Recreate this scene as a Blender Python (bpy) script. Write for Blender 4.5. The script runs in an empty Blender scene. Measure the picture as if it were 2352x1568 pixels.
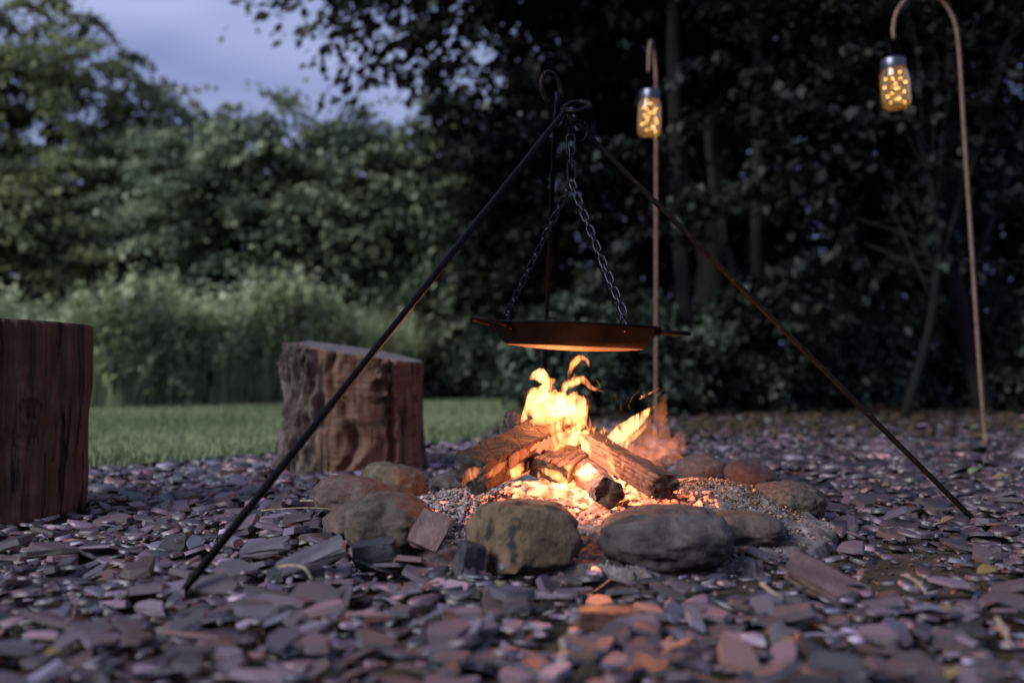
import bpy, math, random
import numpy as np
from mathutils import Vector, Matrix, noise as mnoise

R = math.radians
random.seed(7)
rng = np.random.default_rng(7)
S = bpy.context.scene
COL = S.collection

# ------------------------------------------------------------------ camera
H_CAM = 0.30
PITCH = math.atan((848 - 784) / 2287.0)
cam_d = bpy.data.cameras.new('camera')
cam = bpy.data.objects.new('camera', cam_d)
COL.objects.link(cam)
cam.location = (0, 0, H_CAM)
cam.rotation_euler = (math.pi / 2 + PITCH, 0, 0)
cam_d.sensor_width = 36.0
cam_d.lens = 35.0
cam_d.clip_start = 0.05
cam_d.clip_end = 2000
cam_d.dof.use_dof = True
cam_d.dof.focus_distance = 1.86
cam_d.dof.aperture_fstop = 2.2
S.camera = cam

# ------------------------------------------------------------------ sky and dusk light
SUN_ELEV, SUN_AZ = 34.0, -126.0      # azimuth measured from +Y (the view direction), negative = left
SKY_STRENGTH = 0.05 * 0.56
world = bpy.data.worlds.new('World')
S.world = world
world.use_nodes = True
wn, wl = world.node_tree.nodes, world.node_tree.links
wn.clear()
w_out = wn.new('ShaderNodeOutputWorld')
w_bg = wn.new('ShaderNodeBackground')
w_sky = wn.new('ShaderNodeTexSky')
w_sky.sky_type = 'NISHITA'
w_sky.sun_disc = False
w_sky.sun_elevation = R(SUN_ELEV)
w_sky.sun_rotation = R(SUN_AZ)
w_co = wn.new('ShaderNodeTexCoord')
w_map = wn.new('ShaderNodeMapping')
w_map.inputs['Scale'].default_value = (1.0, 1.0, 3.6)
w_map.inputs['Location'].default_value = (0.35, 0.0, 0.15)
w_no = wn.new('ShaderNodeTexNoise')
w_no.inputs['Scale'].default_value = 2.1
w_no.inputs['Detail'].default_value = 3.5
w_no.inputs['Roughness'].default_value = 0.48
w_rp = wn.new('ShaderNodeValToRGB')
w_rp.color_ramp.elements[0].position = 0.34
w_rp.color_ramp.elements[0].color = (4.3, 5.4, 11.0, 1)
w_rp.color_ramp.elements[1].position = 0.68
w_rp.color_ramp.elements[1].color = (10.6, 12.0, 18.5, 1)
w_mx = wn.new('ShaderNodeMixRGB')
w_mx.inputs[0].default_value = 0.9
wl.new(w_co.outputs['Generated'], w_map.inputs['Vector'])
wl.new(w_map.outputs[0], w_no.inputs['Vector'])
wl.new(w_no.outputs[0], w_rp.inputs[0])
wl.new(w_sky.outputs[0], w_mx.inputs[1])
wl.new(w_rp.outputs[0], w_mx.inputs[2])
wl.new(w_mx.outputs[0], w_bg.inputs['Color'])
w_bg.inputs['Strength'].default_value = SKY_STRENGTH
wl.new(w_bg.outputs[0], w_out.inputs['Surface'])

sun_d = bpy.data.lights.new('dusk_glow', 'SUN')
sun_d.energy = 2.9
sun_d.angle = R(28)
sun_d.color = (0.97, 0.97, 0.98)
sun = bpy.data.objects.new('dusk_glow', sun_d)
COL.objects.link(sun)
_az, _el = R(SUN_AZ), R(SUN_ELEV)
_to = Vector((math.sin(_az) * math.cos(_el), math.cos(_az) * math.cos(_el), math.sin(_el)))
sun.rotation_euler = (-_to).to_track_quat('-Z', 'Y').to_euler()

S.view_settings.view_transform = 'Standard'
S.view_settings.look = 'None'
S.view_settings.exposure = 0.76
S.view_settings.gamma = 1.0
S.view_settings.use_curve_mapping = False
S.render.engine = 'CYCLES'
S.cycles.use_denoising = True
S.cycles.max_bounces = 10
S.cycles.transparent_max_bounces = 24
S.cycles.sample_clamp_indirect = 6.0
S.cycles.caustics_reflective = False
S.cycles.caustics_refractive = False

# ------------------------------------------------------------------ pixel helpers (2352 x 1568 frame of the photograph)
FPX = 2287.0
def ray(px, py):
    u, v = (px - 1176) / FPX, (784 - py) / FPX
    c, s = math.cos(PITCH), math.sin(PITCH)
    return Vector((u, c - v * s, s + v * c))
def at(px, py, Y):
    d = ray(px, py)
    return Vector((0, 0, H_CAM)) + d * (Y / d.y)
def gnd(px, py, z=0.0):
    d = ray(px, py)
    return Vector((0, 0, H_CAM)) + d * ((z - H_CAM) / d.z)
def project(p):
    """world points (N,3) -> pixel x, y, depth"""
    p = np.asarray(p, float)
    c, s = math.cos(PITCH), math.sin(PITCH)
    y, z = p[..., 1], p[..., 2] - H_CAM
    fwd, up = y * c + z * s, -y * s + z * c
    fwd = np.maximum(fwd, 1e-3)
    return 1176 + FPX * p[..., 0] / fwd, 784 - FPX * up / fwd, fwd

# ------------------------------------------------------------------ object helpers
def props(o, label=None, cat=None, group=None, kind=None):
    if label: o['label'] = label
    if cat: o['category'] = cat
    if group: o['group'] = group
    if kind: o['kind'] = kind
    return o
def empty(name, loc, label, cat, group=None):
    o = bpy.data.objects.new(name, None)
    o.empty_display_size = 0.05
    o.location = loc
    COL.objects.link(o)
    return props(o, label, cat, group)
def link(name, me, mat, parent=None, keep_world=True):
    o = bpy.data.objects.new(name, me)
    if mat is not None and len(me.materials) == 0:
        me.materials.append(mat)
    COL.objects.link(o)
    if parent is not None:
        o.parent = parent
        if keep_world:
            o.matrix_parent_inverse = world_of(parent).inverted()
    return o
def world_of(o):
    m = o.matrix_basis.copy()
    return m if o.parent is None else world_of(o.parent) @ o.matrix_parent_inverse @ m
def mesh(name, verts, faces, smooth=True):
    me = bpy.data.meshes.new(name)
    me.from_pydata([tuple(v) for v in verts], [], [tuple(f) for f in faces])
    if smooth:
        me.polygons.foreach_set('use_smooth', [True] * len(me.polygons))
    me.update()
    return me
def mesh_np(name, V, loops, sizes, tint=None, smooth=False):
    """fast mesh: V (n,3), flat loop indices, polygon sizes; tint per vertex (n,3)"""
    me = bpy.data.meshes.new(name)
    me.vertices.add(len(V))
    me.vertices.foreach_set('co', np.ascontiguousarray(V, np.float32).ravel())
    me.loops.add(len(loops))
    me.loops.foreach_set('vertex_index', np.ascontiguousarray(loops, np.int32))
    st = np.concatenate(([0], np.cumsum(sizes)[:-1])).astype(np.int32)
    me.polygons.add(len(sizes))
    me.polygons.foreach_set('loop_start', st)
    me.polygons.foreach_set('loop_total', np.ascontiguousarray(sizes, np.int32))
    if smooth:
        me.polygons.foreach_set('use_smooth', np.ones(len(sizes), bool))
    if tint is not None:
        a = me.attributes.new('tint', 'FLOAT_COLOR', 'POINT')
        c = np.ones((len(V), 4), np.float32); c[:, :3] = tint
        a.data.foreach_set('color', c.ravel())
    me.update(calc_edges=True)
    return me

def catmull(P, n):
    P = [np.array(p, float) for p in P]
    P = [2 * P[0] - P[1]] + P + [2 * P[-1] - P[-2]]
    out = []
    segs = len(P) - 3
    for i in range(n):
        t = i / (n - 1) * segs
        k = min(int(t), segs - 1); t -= k
        a, b, c, d = P[k:k + 4]
        out.append(0.5 * (2 * b + (c - a) * t + (2 * a - 5 * b + 4 * c - d) * t * t + (3 * b - a - 3 * c + d) * t ** 3))
    return np.array(out)
def tube_vf(path, rad, sides=10, closed=False, cap=True, off=0):
    """path (n,3), rad scalar or list -> verts, faces"""
    path = np.asarray(path, float); n = len(path)
    rad = np.broadcast_to(np.asarray(rad, float), (n,))
    if closed:
        tan = np.roll(path, -1, 0) - np.roll(path, 1, 0)
    else:
        tan = np.gradient(path, axis=0)
    tan /= np.linalg.norm(tan, axis=1)[:, None] + 1e-12
    up = np.array([0.0, 0, 1]) if abs(tan[0][2]) < 0.9 else np.array([1.0, 0, 0])
    V, F = [], []
    u = np.cross(tan[0], up); u /= np.linalg.norm(u)
    for i in range(n):
        u = u - tan[i] * np.dot(u, tan[i]); u /= np.linalg.norm(u) + 1e-12
        w = np.cross(tan[i], u)
        for k in range(sides):
            a = 2 * math.pi * k / sides
            V.append(path[i] + rad[i] * (math.cos(a) * u + math.sin(a) * w))
    m = n if closed else n - 1
    for i in range(m):
        j = (i + 1) % n
        for k in range(sides):
            l = (k + 1) % sides
            F.append((off + i * sides + k, off + i * sides + l, off + j * sides + l, off + j * sides + k))
    if cap and not closed:
        F.append(tuple(off + k for k in range(sides))[::-1])
        F.append(tuple(off + (n - 1) * sides + k for k in range(sides)))
    return V, F
def tube(name, path, rad, mat, parent=None, sides=10, closed=False):
    V, F = tube_vf(path, rad, sides, closed)
    return link(name, mesh(name, V, F), mat, parent)
class MB:
    def __init__(s): s.V, s.F = [], []
    def add(s, V, F):
        o = len(s.V); s.V += [tuple(v) for v in V]; s.F += [tuple(i + o for i in f) for f in F]; return s
    def tube(s, path, rad, sides=10, closed=False):
        V, F = tube_vf(path, rad, sides, closed); return s.add(V, F)
    def build(s, name, mat, parent=None, smooth=True):
        return link(name, mesh(name, s.V, s.F, smooth), mat, parent)
def lathe_vf(prof, n=48):
    V, F = [], []
    m = len(prof)
    for k in range(n):
        a = 2 * math.pi * k / n
        for r, z in prof: V.append((r * math.cos(a), r * math.sin(a), z))
    for k in range(n):
        l = (k + 1) % n
        for i in range(m - 1):
            F.append((k * m + i, l * m + i, l * m + i + 1, k * m + i + 1))
    return V, F
def icosphere(sub):
    import bmesh
    bm = bmesh.new(); bmesh.ops.create_icosphere(bm, subdivisions=sub, radius=1.0)
    V = np.array([v.co[:] for v in bm.verts]); F = [tuple(v.index for v in f.verts) for f in bm.faces]
    bm.free(); return V, F
ICO = {k: icosphere(k) for k in (1, 2, 4, 5)}
def fbm(p, oct=4):
    return mnoise.fractal(Vector(p), 1.0, 2.0, oct, noise_basis='PERLIN_ORIGINAL')

# ------------------------------------------------------------------ materials
def mat(name, build):
    m = bpy.data.materials.new(name); m.use_nodes = True
    nt = m.node_tree; nt.nodes.clear()
    o = nt.nodes.new('ShaderNodeOutputMaterial')
    build(nt, o); return m
def N(nt, t, **kw):
    n = nt.nodes.new(t)
    for k, v in kw.items():
        if k in n.inputs: n.inputs[k].default_value = v
        else: setattr(n, k, v)
    return n
def noise_node(nt, scale, detail=6, rough=0.6, stretch=None, coord='Object', dist=0.0):
    tc = N(nt, 'ShaderNodeTexCoord')
    mp = N(nt, 'ShaderNodeMapping')
    if stretch: mp.inputs['Scale'].default_value = stretch
    no = N(nt, 'ShaderNodeTexNoise', Scale=scale, Detail=detail, Roughness=rough, Distortion=dist)
    nt.links.new(tc.outputs[coord], mp.inputs[0]); nt.links.new(mp.outputs[0], no.inputs['Vector'])
    return no
def ramp(nt, fac, stops):
    r = N(nt, 'ShaderNodeValToRGB')
    e = r.color_ramp.elements
    e[0].position, e[0].color = stops[0][0], (*stops[0][1], 1)
    e[1].position, e[1].color = stops[-1][0], (*stops[-1][1], 1)
    for p, c in stops[1:-1]:
        x = e.new(p); x.color = (*c, 1)
    nt.links.new(fac, r.inputs[0]); return r
def surf(name, stops, scale=20, rough=0.8, bump=0.3, bscale=60, bdist=0.004, stretch=None, metal=0.0, detail=6, emis=None, mixtint=None, spec=0.22, dist=0.0):
    """noise-coloured rough surface; mixtint = 'attr' or 'obj' multiplies a per-piece colour"""
    def b(nt, o):
        p = N(nt, 'ShaderNodeBsdfPrincipled', Roughness=rough, Metallic=metal)
        p.inputs['Specular IOR Level'].default_value = spec
        n1 = noise_node(nt, scale, detail, 0.62, stretch, dist=dist)
        c = ramp(nt, n1.outputs[0], stops).outputs[0]
        if mixtint:
            if mixtint == 'attr':
                a = N(nt, 'ShaderNodeAttribute', attribute_name='tint').outputs['Color']
            else:
                a = N(nt, 'ShaderNodeObjectInfo').outputs['Color']
            mx = N(nt, 'ShaderNodeMixRGB', blend_type='MULTIPLY'); mx.inputs[0].default_value = 1
            nt.links.new(c, mx.inputs[1]); nt.links.new(a, mx.inputs[2]); c = mx.outputs[0]
        nt.links.new(c, p.inputs['Base Color'])
        if bump:
            n2 = noise_node(nt, bscale, 8, 0.65, stretch)
            bp = N(nt, 'ShaderNodeBump', Strength=bump, Distance=bdist)
            nt.links.new(n2.outputs[0], bp.inputs['Height']); nt.links.new(bp.outputs[0], p.inputs['Normal'])
        nt.links.new(p.outputs[0], o.inputs['Surface'])
    return mat(name, b)

M_soil = surf('soil', [(0.3, (0.018, 0.012, 0.009)), (0.55, (0.045, 0.031, 0.023)), (0.75, (0.085, 0.062, 0.048))], 14, 0.95, 0.9, 70, 0.01)
SLATE_STOPS = [(0.25, (0.55, 0.55, 0.58)), (0.5, (0.95, 0.95, 0.97)), (0.78, (1.3, 1.28, 1.26))]
M_slate_s = surf('slate_mass', SLATE_STOPS, 45, 0.46, 0.55, 130, 0.003, mixtint='attr', spec=0.8)
M_slate_o = surf('slate_chip', SLATE_STOPS, 28, 0.46, 0.6, 90, 0.003, mixtint='obj', spec=0.8)
M_iron = surf('black_iron', [(0.3, (0.002, 0.002, 0.0025)), (0.7, (0.005, 0.005, 0.006))], 60, 0.4, 0.25, 240, 0.001, spec=0.04)
M_iron_rust = surf('rusted_iron', [(0.35, (0.003, 0.003, 0.003)), (0.6, (0.009, 0.006, 0.005)), (0.78, (0.07, 0.03, 0.016))], 90, 0.6, 0.6, 260, 0.0015, spec=0.06)
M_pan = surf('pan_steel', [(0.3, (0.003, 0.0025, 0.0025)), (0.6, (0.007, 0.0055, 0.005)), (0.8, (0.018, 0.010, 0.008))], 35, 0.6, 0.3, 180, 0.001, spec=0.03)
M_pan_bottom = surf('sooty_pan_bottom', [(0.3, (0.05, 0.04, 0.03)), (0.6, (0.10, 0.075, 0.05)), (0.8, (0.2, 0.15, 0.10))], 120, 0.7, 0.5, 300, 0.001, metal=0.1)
M_chain = surf('chain_steel', [(0.3, (0.009, 0.009, 0.011)), (0.7, (0.026, 0.026, 0.032))], 80, 0.3, 0.2, 300, 0.0005, metal=0.9)
M_pole = surf('hook_pole', [(0.3, (0.085, 0.05, 0.04)), (0.7, (0.16, 0.10, 0.08))], 40, 0.55, 0.2, 200, 0.001)

# ================================================================== GROUND
RING_C = np.array([0.14, 1.99]); RING_R = np.array([0.47, 0.50])
def ring_d(x, y):
    return np.sqrt(((x - RING_C[0]) / RING_R[0]) ** 2 + ((y - RING_C[1]) / RING_R[1]) ** 2)
def sheet(name, xs, ys, zf, m, kind='structure'):
    X, Y = np.meshgrid(xs, ys); Z = zf(X, Y)
    V = np.stack([X, Y, Z], -1).reshape(-1, 3)
    nx, ny = len(xs), len(ys)
    i, j = np.meshgrid(np.arange(nx - 1), np.arange(ny - 1))
    a = (j * nx + i).ravel()
    L = np.stack([a, a + 1, a + 1 + nx, a + nx], 1).ravel()
    me = mesh_np(name, V, L, np.full(len(a), 4), smooth=True)
    o = link(name, me, m)
    return props(o, kind=kind)
sheet('ground', np.linspace(-400, 400, 9), np.concatenate(([-400, -60], np.linspace(-5, 60, 5), [400])), lambda x, y: x * 0 - 0.035, M_soil)
slate_bed = sheet('slate_bed', np.linspace(-4, 5, 160), np.linspace(-0.6, 7.2, 140),
                  lambda x, y: -0.020 + 0.004 * np.sin(x * 5.1 + y * 3) * np.sin(y * 4.3 - x), M_soil)

LAWN_EDGE = [(-4.2, 2.3), (-1.85, 2.72), (-1.288, 2.957), (-0.837, 3.573), (-0.45, 3.86), (-0.208, 4.108), (-0.13, 4.75), (0.02, 6.1), (0.3, 9.0), (0.6, 16.0)]
def lawn_side(x, y):
    """True where the lawn is"""
    e = np.array(LAWN_EDGE)
    xi = np.interp(y, e[:, 1], e[:, 0])
    return (x < xi - 0.0) & (y > 2.3)
M_lawn = surf('lawn_turf', [(0.3, (0.06, 0.085, 0.045)), (0.6, (0.10, 0.13, 0.075)), (0.8, (0.15, 0.17, 0.11))], 6, 0.95, 0.8, 60, 0.01)
e = LAWN_EDGE
lv = [(x, y, 0.006) for x, y in e] + [(-14, 16, 0.006), (-14, 2.3, 0.006)]
props(link('lawn', mesh('lawn', lv, [tuple(range(len(lv)))][0:1], False), M_lawn), kind='structure')

# ---- stumps footprints for keeping chips clear
STUMP1 = (at(808, 1085, 3.06)[0], 3.06, 0.215)
STUMP2 = (-1.135, 2.10, 0.25)

# ------------------------------------------------------------------ slate chips
def chip_proto(k):
    r = np.random.default_rng(100 + k)
    n = int(r.integers(5, 8))
    a = np.sort((np.arange(n) + r.uniform(-0.32, 0.32, n)) / n * 2 * np.pi)
    rad = r.uniform(0.68, 1.18, n)
    asp = r.uniform(0.38, 0.85)
    top = np.stack([np.cos(a) * rad, np.sin(a) * rad * asp, r.uniform(0.35, 0.5, n)], 1)
    bot = top * np.array([1.07, 1.1, 0]) + np.stack([r.uniform(-.06, .06, n), r.uniform(-.06, .06, n), r.uniform(-0.5, -0.36, n)], 1)
    inner = top * np.array([0.95, 0.94, 0]); inner[:, 2] = r.uniform(0.46, 0.56, n)
    cen = np.array([[r.uniform(-.15, .15), r.uniform(-.1, .1), 0.51]])
    V = np.concatenate([bot, top, inner, cen])
    F = []
    for i in range(n):
        j = (i + 1) % n
        F += [(i, j, n + j, n + i), (n + i, n + j, 2 * n + j, 2 * n + i), (2 * n + i, 2 * n + j, 3 * n)]
    return V, F
PROTOS = [chip_proto(k) for k in range(24)]

def chip_field():
    P = []
    def scatter(x0, x1, y0, y1, dens, smin, smed, smax):
        n = int((x1 - x0) * (y1 - y0) * dens)
        x = rng.uniform(x0, x1, n); y = rng.uniform(y0, y1, n)
        s = np.clip(smed * np.exp(rng.normal(0, 0.48, n)), smin, smax)
        P.append(np.stack([x, y, s], 1))
    scatter(-0.95, 0.95, 0.55, 1.55, 2200, 0.0105, 0.0158, 0.036)
    scatter(-1.6, 1.7, 1.55, 2.7, 1750, 0.0115, 0.0180, 0.042)
    scatter(-2.4, 2.9, 2.7, 4.8, 1100, 0.013, 0.0225, 0.046)
    scatter(-0.3, 3.6, 4.8, 6.6, 420, 0.014, 0.027, 0.05)
    P = np.concatenate(P)
    x, y = P[:, 0], P[:, 1]
    px, py, d = project(np.stack([x, y, x * 0], 1))
    ok = (px > -260) & (px < 2612) & (py < 1760)
    ok &= ring_d(x, y) > 0.96
    ok &= ~lawn_side(x - 0.0, y) | (rng.random(len(x)) < 0.0)
    for sx, sy, sr in (STUMP1, STUMP2):
        ok &= (x - sx) ** 2 + (y - sy) ** 2 > (sr * 0.9) ** 2
    # trodden dirt in front of and to the right of the ring: fewer, smaller chips
    dirt = np.exp(-(((x - 0.40) / 0.36) ** 2 + ((y - 1.47) / 0.08) ** 2)) + np.exp(-(((x - 0.60) / 0.22) ** 2 + ((y - 1.62) / 0.16) ** 2))
    ok &= rng.random(len(x)) > dirt * 0.62
    far = np.clip((y - 4.4) / 2.2, 0, 1)
    ok &= rng.random(len(x)) > far * 0.55
    P = P[ok]; dirt = dirt[ok]
    P[:, 2] *= 1 - 0.3 * np.clip(dirt, 0, 1)
    return P
CH = chip_field()
nC = len(CH)
ch_proto = rng.integers(0, len(PROTOS), nC)
ch_rz = rng.uniform(0, 2 * np.pi, nC)
ch_tx = rng.normal(0, R(11), nC); ch_ty = rng.normal(0, R(11), nC)
steep = rng.random(nC) < 0.06
ch_tx[steep] *= 2.6
ch_th = np.clip(CH[:, 2] * rng.uniform(0.09, 0.36, nC), 0.0016, 0.013)
ch_z = -0.019 + rng.uniform(-0.002, 0.024, nC) + ch_th * 0.3
def slate_tint(n):
    base = np.array([[0.22, 0.165, 0.185], [0.17, 0.165, 0.19], [0.26, 0.165, 0.16], [0.08, 0.07, 0.075], [0.30, 0.26, 0.28], [0.25, 0.13, 0.10]])
    k = rng.choice(6, n, p=[.25, .20, .2, .19, .1, .06])
    return base[k] * np.array([0.29, 0.268, 0.33]) * np.exp(rng.normal(0, 0.55, (n, 1))) * rng.uniform(0.94, 1.06, (n, 3))
ch_col = slate_tint(nC)
# tree shade painted into chips towards the wood as a darker, browner tint
_tree_shade = np.clip((CH[:, 0] - 0.1) / 0.8, 0, 1) * np.clip((CH[:, 1] - 1.25) / 0.5, 0, 1) * rng.uniform(0.6, 1.0, nC)
ch_col = ch_col * (1 - _tree_shade[:, None] * np.array([0.45, 0.55, 0.62]))
# a few rusty-orange bricks of slate that catch the firelight
ch_px, ch_py, ch_d = project(np.stack([CH[:, 0], CH[:, 1], ch_z], 1))
infr = (ch_px > 0) & (ch_px < 2352) & (ch_py < 1600) & (ch_py > 0)
shown = np.where(infr, (CH[:, 2] / ch_d) ** 2 * (0.35 + (ch_z + 0.02) * 40), 0)
hero = np.argsort(-shown)[:296]
is_hero = np.zeros(nC, bool); is_hero[hero] = True
def rot(rx, ry, rz):
    return (Matrix.Rotation(rz, 3, 'Z') @ Matrix.Rotation(rx, 3, 'X') @ Matrix.Rotation(ry, 3, 'Y'))
chip_meshes = []
for k, (V, F) in enumerate(PROTOS):
    me = mesh('slate_chip', V, F, False); me.materials.append(M_slate_o); chip_meshes.append(me)
for i in np.nonzero(is_hero)[0]:
    o = bpy.data.objects.new('slate_chip', chip_meshes[ch_proto[i]])
    COL.objects.link(o); o.parent = slate_bed
    s = CH[i, 2]
    o.location = (CH[i, 0], CH[i, 1], ch_z[i] + 0.004)
    o.rotation_euler = rot(ch_tx[i], ch_ty[i], ch_rz[i]).to_euler()
    o.scale = (s, s, ch_th[i])
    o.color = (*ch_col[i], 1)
Vs, Ls, Ss, Ts = [], [], [], []
off = 0
cz, sz = np.cos(ch_rz), np.sin(ch_rz)
for k, (PV, PF) in enumerate(PROTOS):
    idx = np.nonzero((ch_proto == k) & ~is_hero)[0]
    if len(idx) == 0: continue
    s = CH[idx, 2][:, None]
    v = PV[None] * np.stack([s, s, ch_th[idx][:, None]], -1)
    x, y, z = v[..., 0], v[..., 1], v[..., 2]
    a, b = ch_tx[idx][:, None], ch_ty[idx][:, None]
    x, z = x * np.cos(b) + z * np.sin(b), -x * np.sin(b) + z * np.cos(b)
    y, z = y * np.cos(a) - z * np.sin(a), y * np.sin(a) + z * np.cos(a)
    x, y = x * cz[idx][:, None] - y * sz[idx][:, None], x * sz[idx][:, None] + y * cz[idx][:, None]
    v = np.stack([x + CH[idx, 0][:, None], y + CH[idx, 1][:, None], z + ch_z[idx][:, None]], -1)
    m, nv = len(idx), len(PV)
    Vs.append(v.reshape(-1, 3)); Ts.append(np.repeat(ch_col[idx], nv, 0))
    fl = np.array([q for f in PF for q in f]); fs = np.array([len(f) for f in PF])
    Ls.append((fl[None] + (np.arange(m) * nv)[:, None] + off).ravel()); Ss.append(np.tile(fs, m))
    off += m * nv
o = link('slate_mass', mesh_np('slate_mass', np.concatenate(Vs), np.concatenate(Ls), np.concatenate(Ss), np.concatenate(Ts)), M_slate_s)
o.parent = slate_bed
o['kind'] = 'stuff'

# ------------------------------------------------------------------ grit and crumbs between the chips
def pebbles(n, xf, yf, zf, smin, smax, cols, name, m, parent=None, squash=0.7, jitter=0.25):
    V0, F0 = ICO[1]
    x, y = xf, yf
    s = np.exp(rng.uniform(np.log(smin), np.log(smax), n))
    v = V0[None] * (1 + rng.uniform(-jitter, jitter, (n, len(V0), 1)))
    v = v * (s[:, None, None] * rng.uniform(0.6, 1.3, (n, 1, 3)))
    v[..., 2] *= squash
    v[..., 0] += x[:, None]; v[..., 1] += y[:, None]; v[..., 2] += (zf + s * 0.3)[:, None]
    nv = len(V0)
    fl = np.array(F0).ravel()
    L = (fl[None] + (np.arange(n) * nv)[:, None]).ravel()
    c = np.array(cols)[rng.integers(0, len(cols), n)] * rng.uniform(0.7, 1.3, (n, 1))
    me = mesh_np(name, v.reshape(-1, 3), L, np.full(n * len(F0), 3), np.repeat(c, nv, 0), smooth=False)
    o = link(name, me, m)
    if parent: o.parent = parent
    return o
M_tint_rough = surf('grit', [(0.3, (0.7, 0.7, 0.7)), (0.7, (1.2, 1.2, 1.2))], 160, 0.95, 0.5, 400, 0.001, mixtint='attr')
n = 16000
gx = rng.uniform(-0.9, 1.5, n); gy = rng.uniform(0.8, 2.6, n)
keep = (ring_d(gx, gy) > 0.9)
gx, gy = gx[keep], gy[keep]
g = pebbles(len(gx), gx, gy, np.full(len(gx), -0.019), 0.0008, 0.0038, [(.05, .036, .03), (.07, .05, .042), (.03, .024, .022), (.10, .085, .08), (.055, .038, .025)], 'grit', M_tint_rough)
g['kind'] = 'stuff'; g['label'] = 'fine grey brown grit and crumbs between the slate chips'; g['category'] = 'grit'

# ================================================================== FIRE PIT
def mound(x, y):
    d = ring_d(x, y)
    f = np.clip(1 - d / 1.02, 0, 1)
    side = 0.034 * np.exp(-(((x - 0.44) / 0.13) ** 2 + ((y - 2.0) / 0.2) ** 2)) * (d < 1.02)
    return side + 0.066 * (f * f * (3 - 2 * f)) ** 0.55 * np.where(y < RING_C[1] - 0.2, 0.8, 1.0)
M_ash = surf('ash', [(0.28, (0.03, 0.025, 0.025)), (0.48, (0.11, 0.095, 0.095)), (0.7, (0.24, 0.21, 0.21))], 22, 0.95, 1.0, 120, 0.006)
xs = np.linspace(-0.42, 0.70, 240); ys = np.linspace(1.42, 2.56, 240)
def ash_z(x, y):
    z = mound(x, y)
    nz = np.array([mnoise.noise((a * 26, b * 26, 1.3)) + 0.5 * mnoise.noise((a * 70, b * 70, 4.0)) + 0.35 * mnoise.noise((a * 170, b * 170, 2.0)) for a, b in zip(x.ravel(), y.ravel())]).reshape(x.shape)
    d = ring_d(x, y)
    return np.where(d < 1.02, z + nz * 0.010 + 0.002, -0.03)
ash_bed = sheet('ash_bed', xs, ys, ash_z, M_ash, kind='structure')
def disc_pts(n, rmax=0.98):
    r = np.sqrt(rng.random(n)) * rmax; a = rng.uniform(0, 2 * np.pi, n)
    return RING_C[0] + RING_R[0] * r * np.cos(a), RING_C[1] + RING_R[1] * r * np.sin(a)
M_ash_t = surf('ash_lump', [(0.3, (0.6, 0.6, 0.6)), (0.7, (1.25, 1.25, 1.25))], 140, 0.97, 0.8, 300, 0.002, mixtint='attr')
ax, ay = disc_pts(20000)
lump = pebbles(len(ax), ax, ay, mound(ax, ay), 0.0007, 0.0042, [(.20, .18, .185), (.13, .12, .125), (.26, .23, .23), (.03, .025, .025), (.14, .09, .065)], 'ash_lumps', M_ash_t, jitter=0.4)
lump.parent = ash_bed; lump['kind'] = 'stuff'
# pale lumpy ash heaped on the left of the fire
n = 3600
ax = rng.normal(-0.10, 0.085, n); ay = rng.normal(1.83, 0.10, n)
k = ring_d(ax, ay) < 0.93; ax, ay = ax[k], ay[k]
lump2 = pebbles(len(ax), ax, ay, mound(ax, ay) + rng.uniform(0, .014, len(ax)), 0.001, 0.0065, [(.24, .22, .235), (.18, .17, .195), (.30, .27, .27), (.06, .05, .05), (.13, .11, .115)], 'ash_lumps', M_ash_t, jitter=0.6)
lump2.parent = ash_bed; lump2['kind'] = 'stuff'

# brown sandy earth heaped against the right-hand stones
n = 4500
ax = rng.normal(0.44, 0.08, n); ay = rng.normal(2.0, 0.15, n)
k = ring_d(ax, ay) < 1.0; ax, ay = ax[k], ay[k]
lump3 = pebbles(len(ax), ax, ay, mound(ax, ay) + rng.uniform(0, .006, len(ax)), 0.0008, 0.004, [(.13, .085, .055), (.10, .065, .042), (.22, .15, .10), (.05, .035, .028)], 'earth_crumbs', M_ash_t, jitter=0.5)
lump3.parent = ash_bed; lump3['kind'] = 'stuff'

def emis_mat(name, col, lo, hi, scale, dark=(0.05, 0.03, 0.03), t0=0.45, t1=0.7, lite=(0.26, 0.2, 0.19)):
    def b(nt, o):
        p = N(nt, 'ShaderNodeBsdfPrincipled', Roughness=0.95)
        n1 = noise_node(nt, scale, 5, 0.6)
        r = ramp(nt, n1.outputs[0], [(0.35, dark), (0.7, lite)])
        nt.links.new(r.outputs[0], p.inputs['Base Color'])
        n2 = noise_node(nt, scale * 0.6, 3, 0.5, stretch=(1, 1, 1.2))
        mr = N(nt, 'ShaderNodeMapRange'); mr.inputs['From Min'].default_value = t0; mr.inputs['From Max'].default_value = t1
        mr.inputs['To Min'].default_value = lo; mr.inputs['To Max'].default_value = hi
        nt.links.new(n2.outputs[0], mr.inputs[0])
        p.inputs['Emission Color'].default_value = (*col, 1)
        nt.links.new(mr.outputs[0], p.inputs['Emission Strength'])
        bp = N(nt, 'ShaderNodeBump', Strength=0.6, Distance=0.003); nt.links.new(n1.outputs[0], bp.inputs['Height'])
        nt.links.new(bp.outputs[0], p.inputs['Normal'])
        nt.links.new(p.outputs[0], o.inputs['Surface'])
    m = mat(name, b)
    m.cycles.emission_sampling = 'NONE'      # lit by the fire's own lamps, no need to sample every coal
    return m
M_ember = emis_mat('glowing_ember', (1.0, 0.21, 0.08), 0.0, 2.4, 60, t0=0.42, t1=0.72)
M_ember_hot = emis_mat('white_hot_ember', (1.0, 0.30, 0.12), 0.3, 3.2, 45, t0=0.38, t1=0.68)
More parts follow.
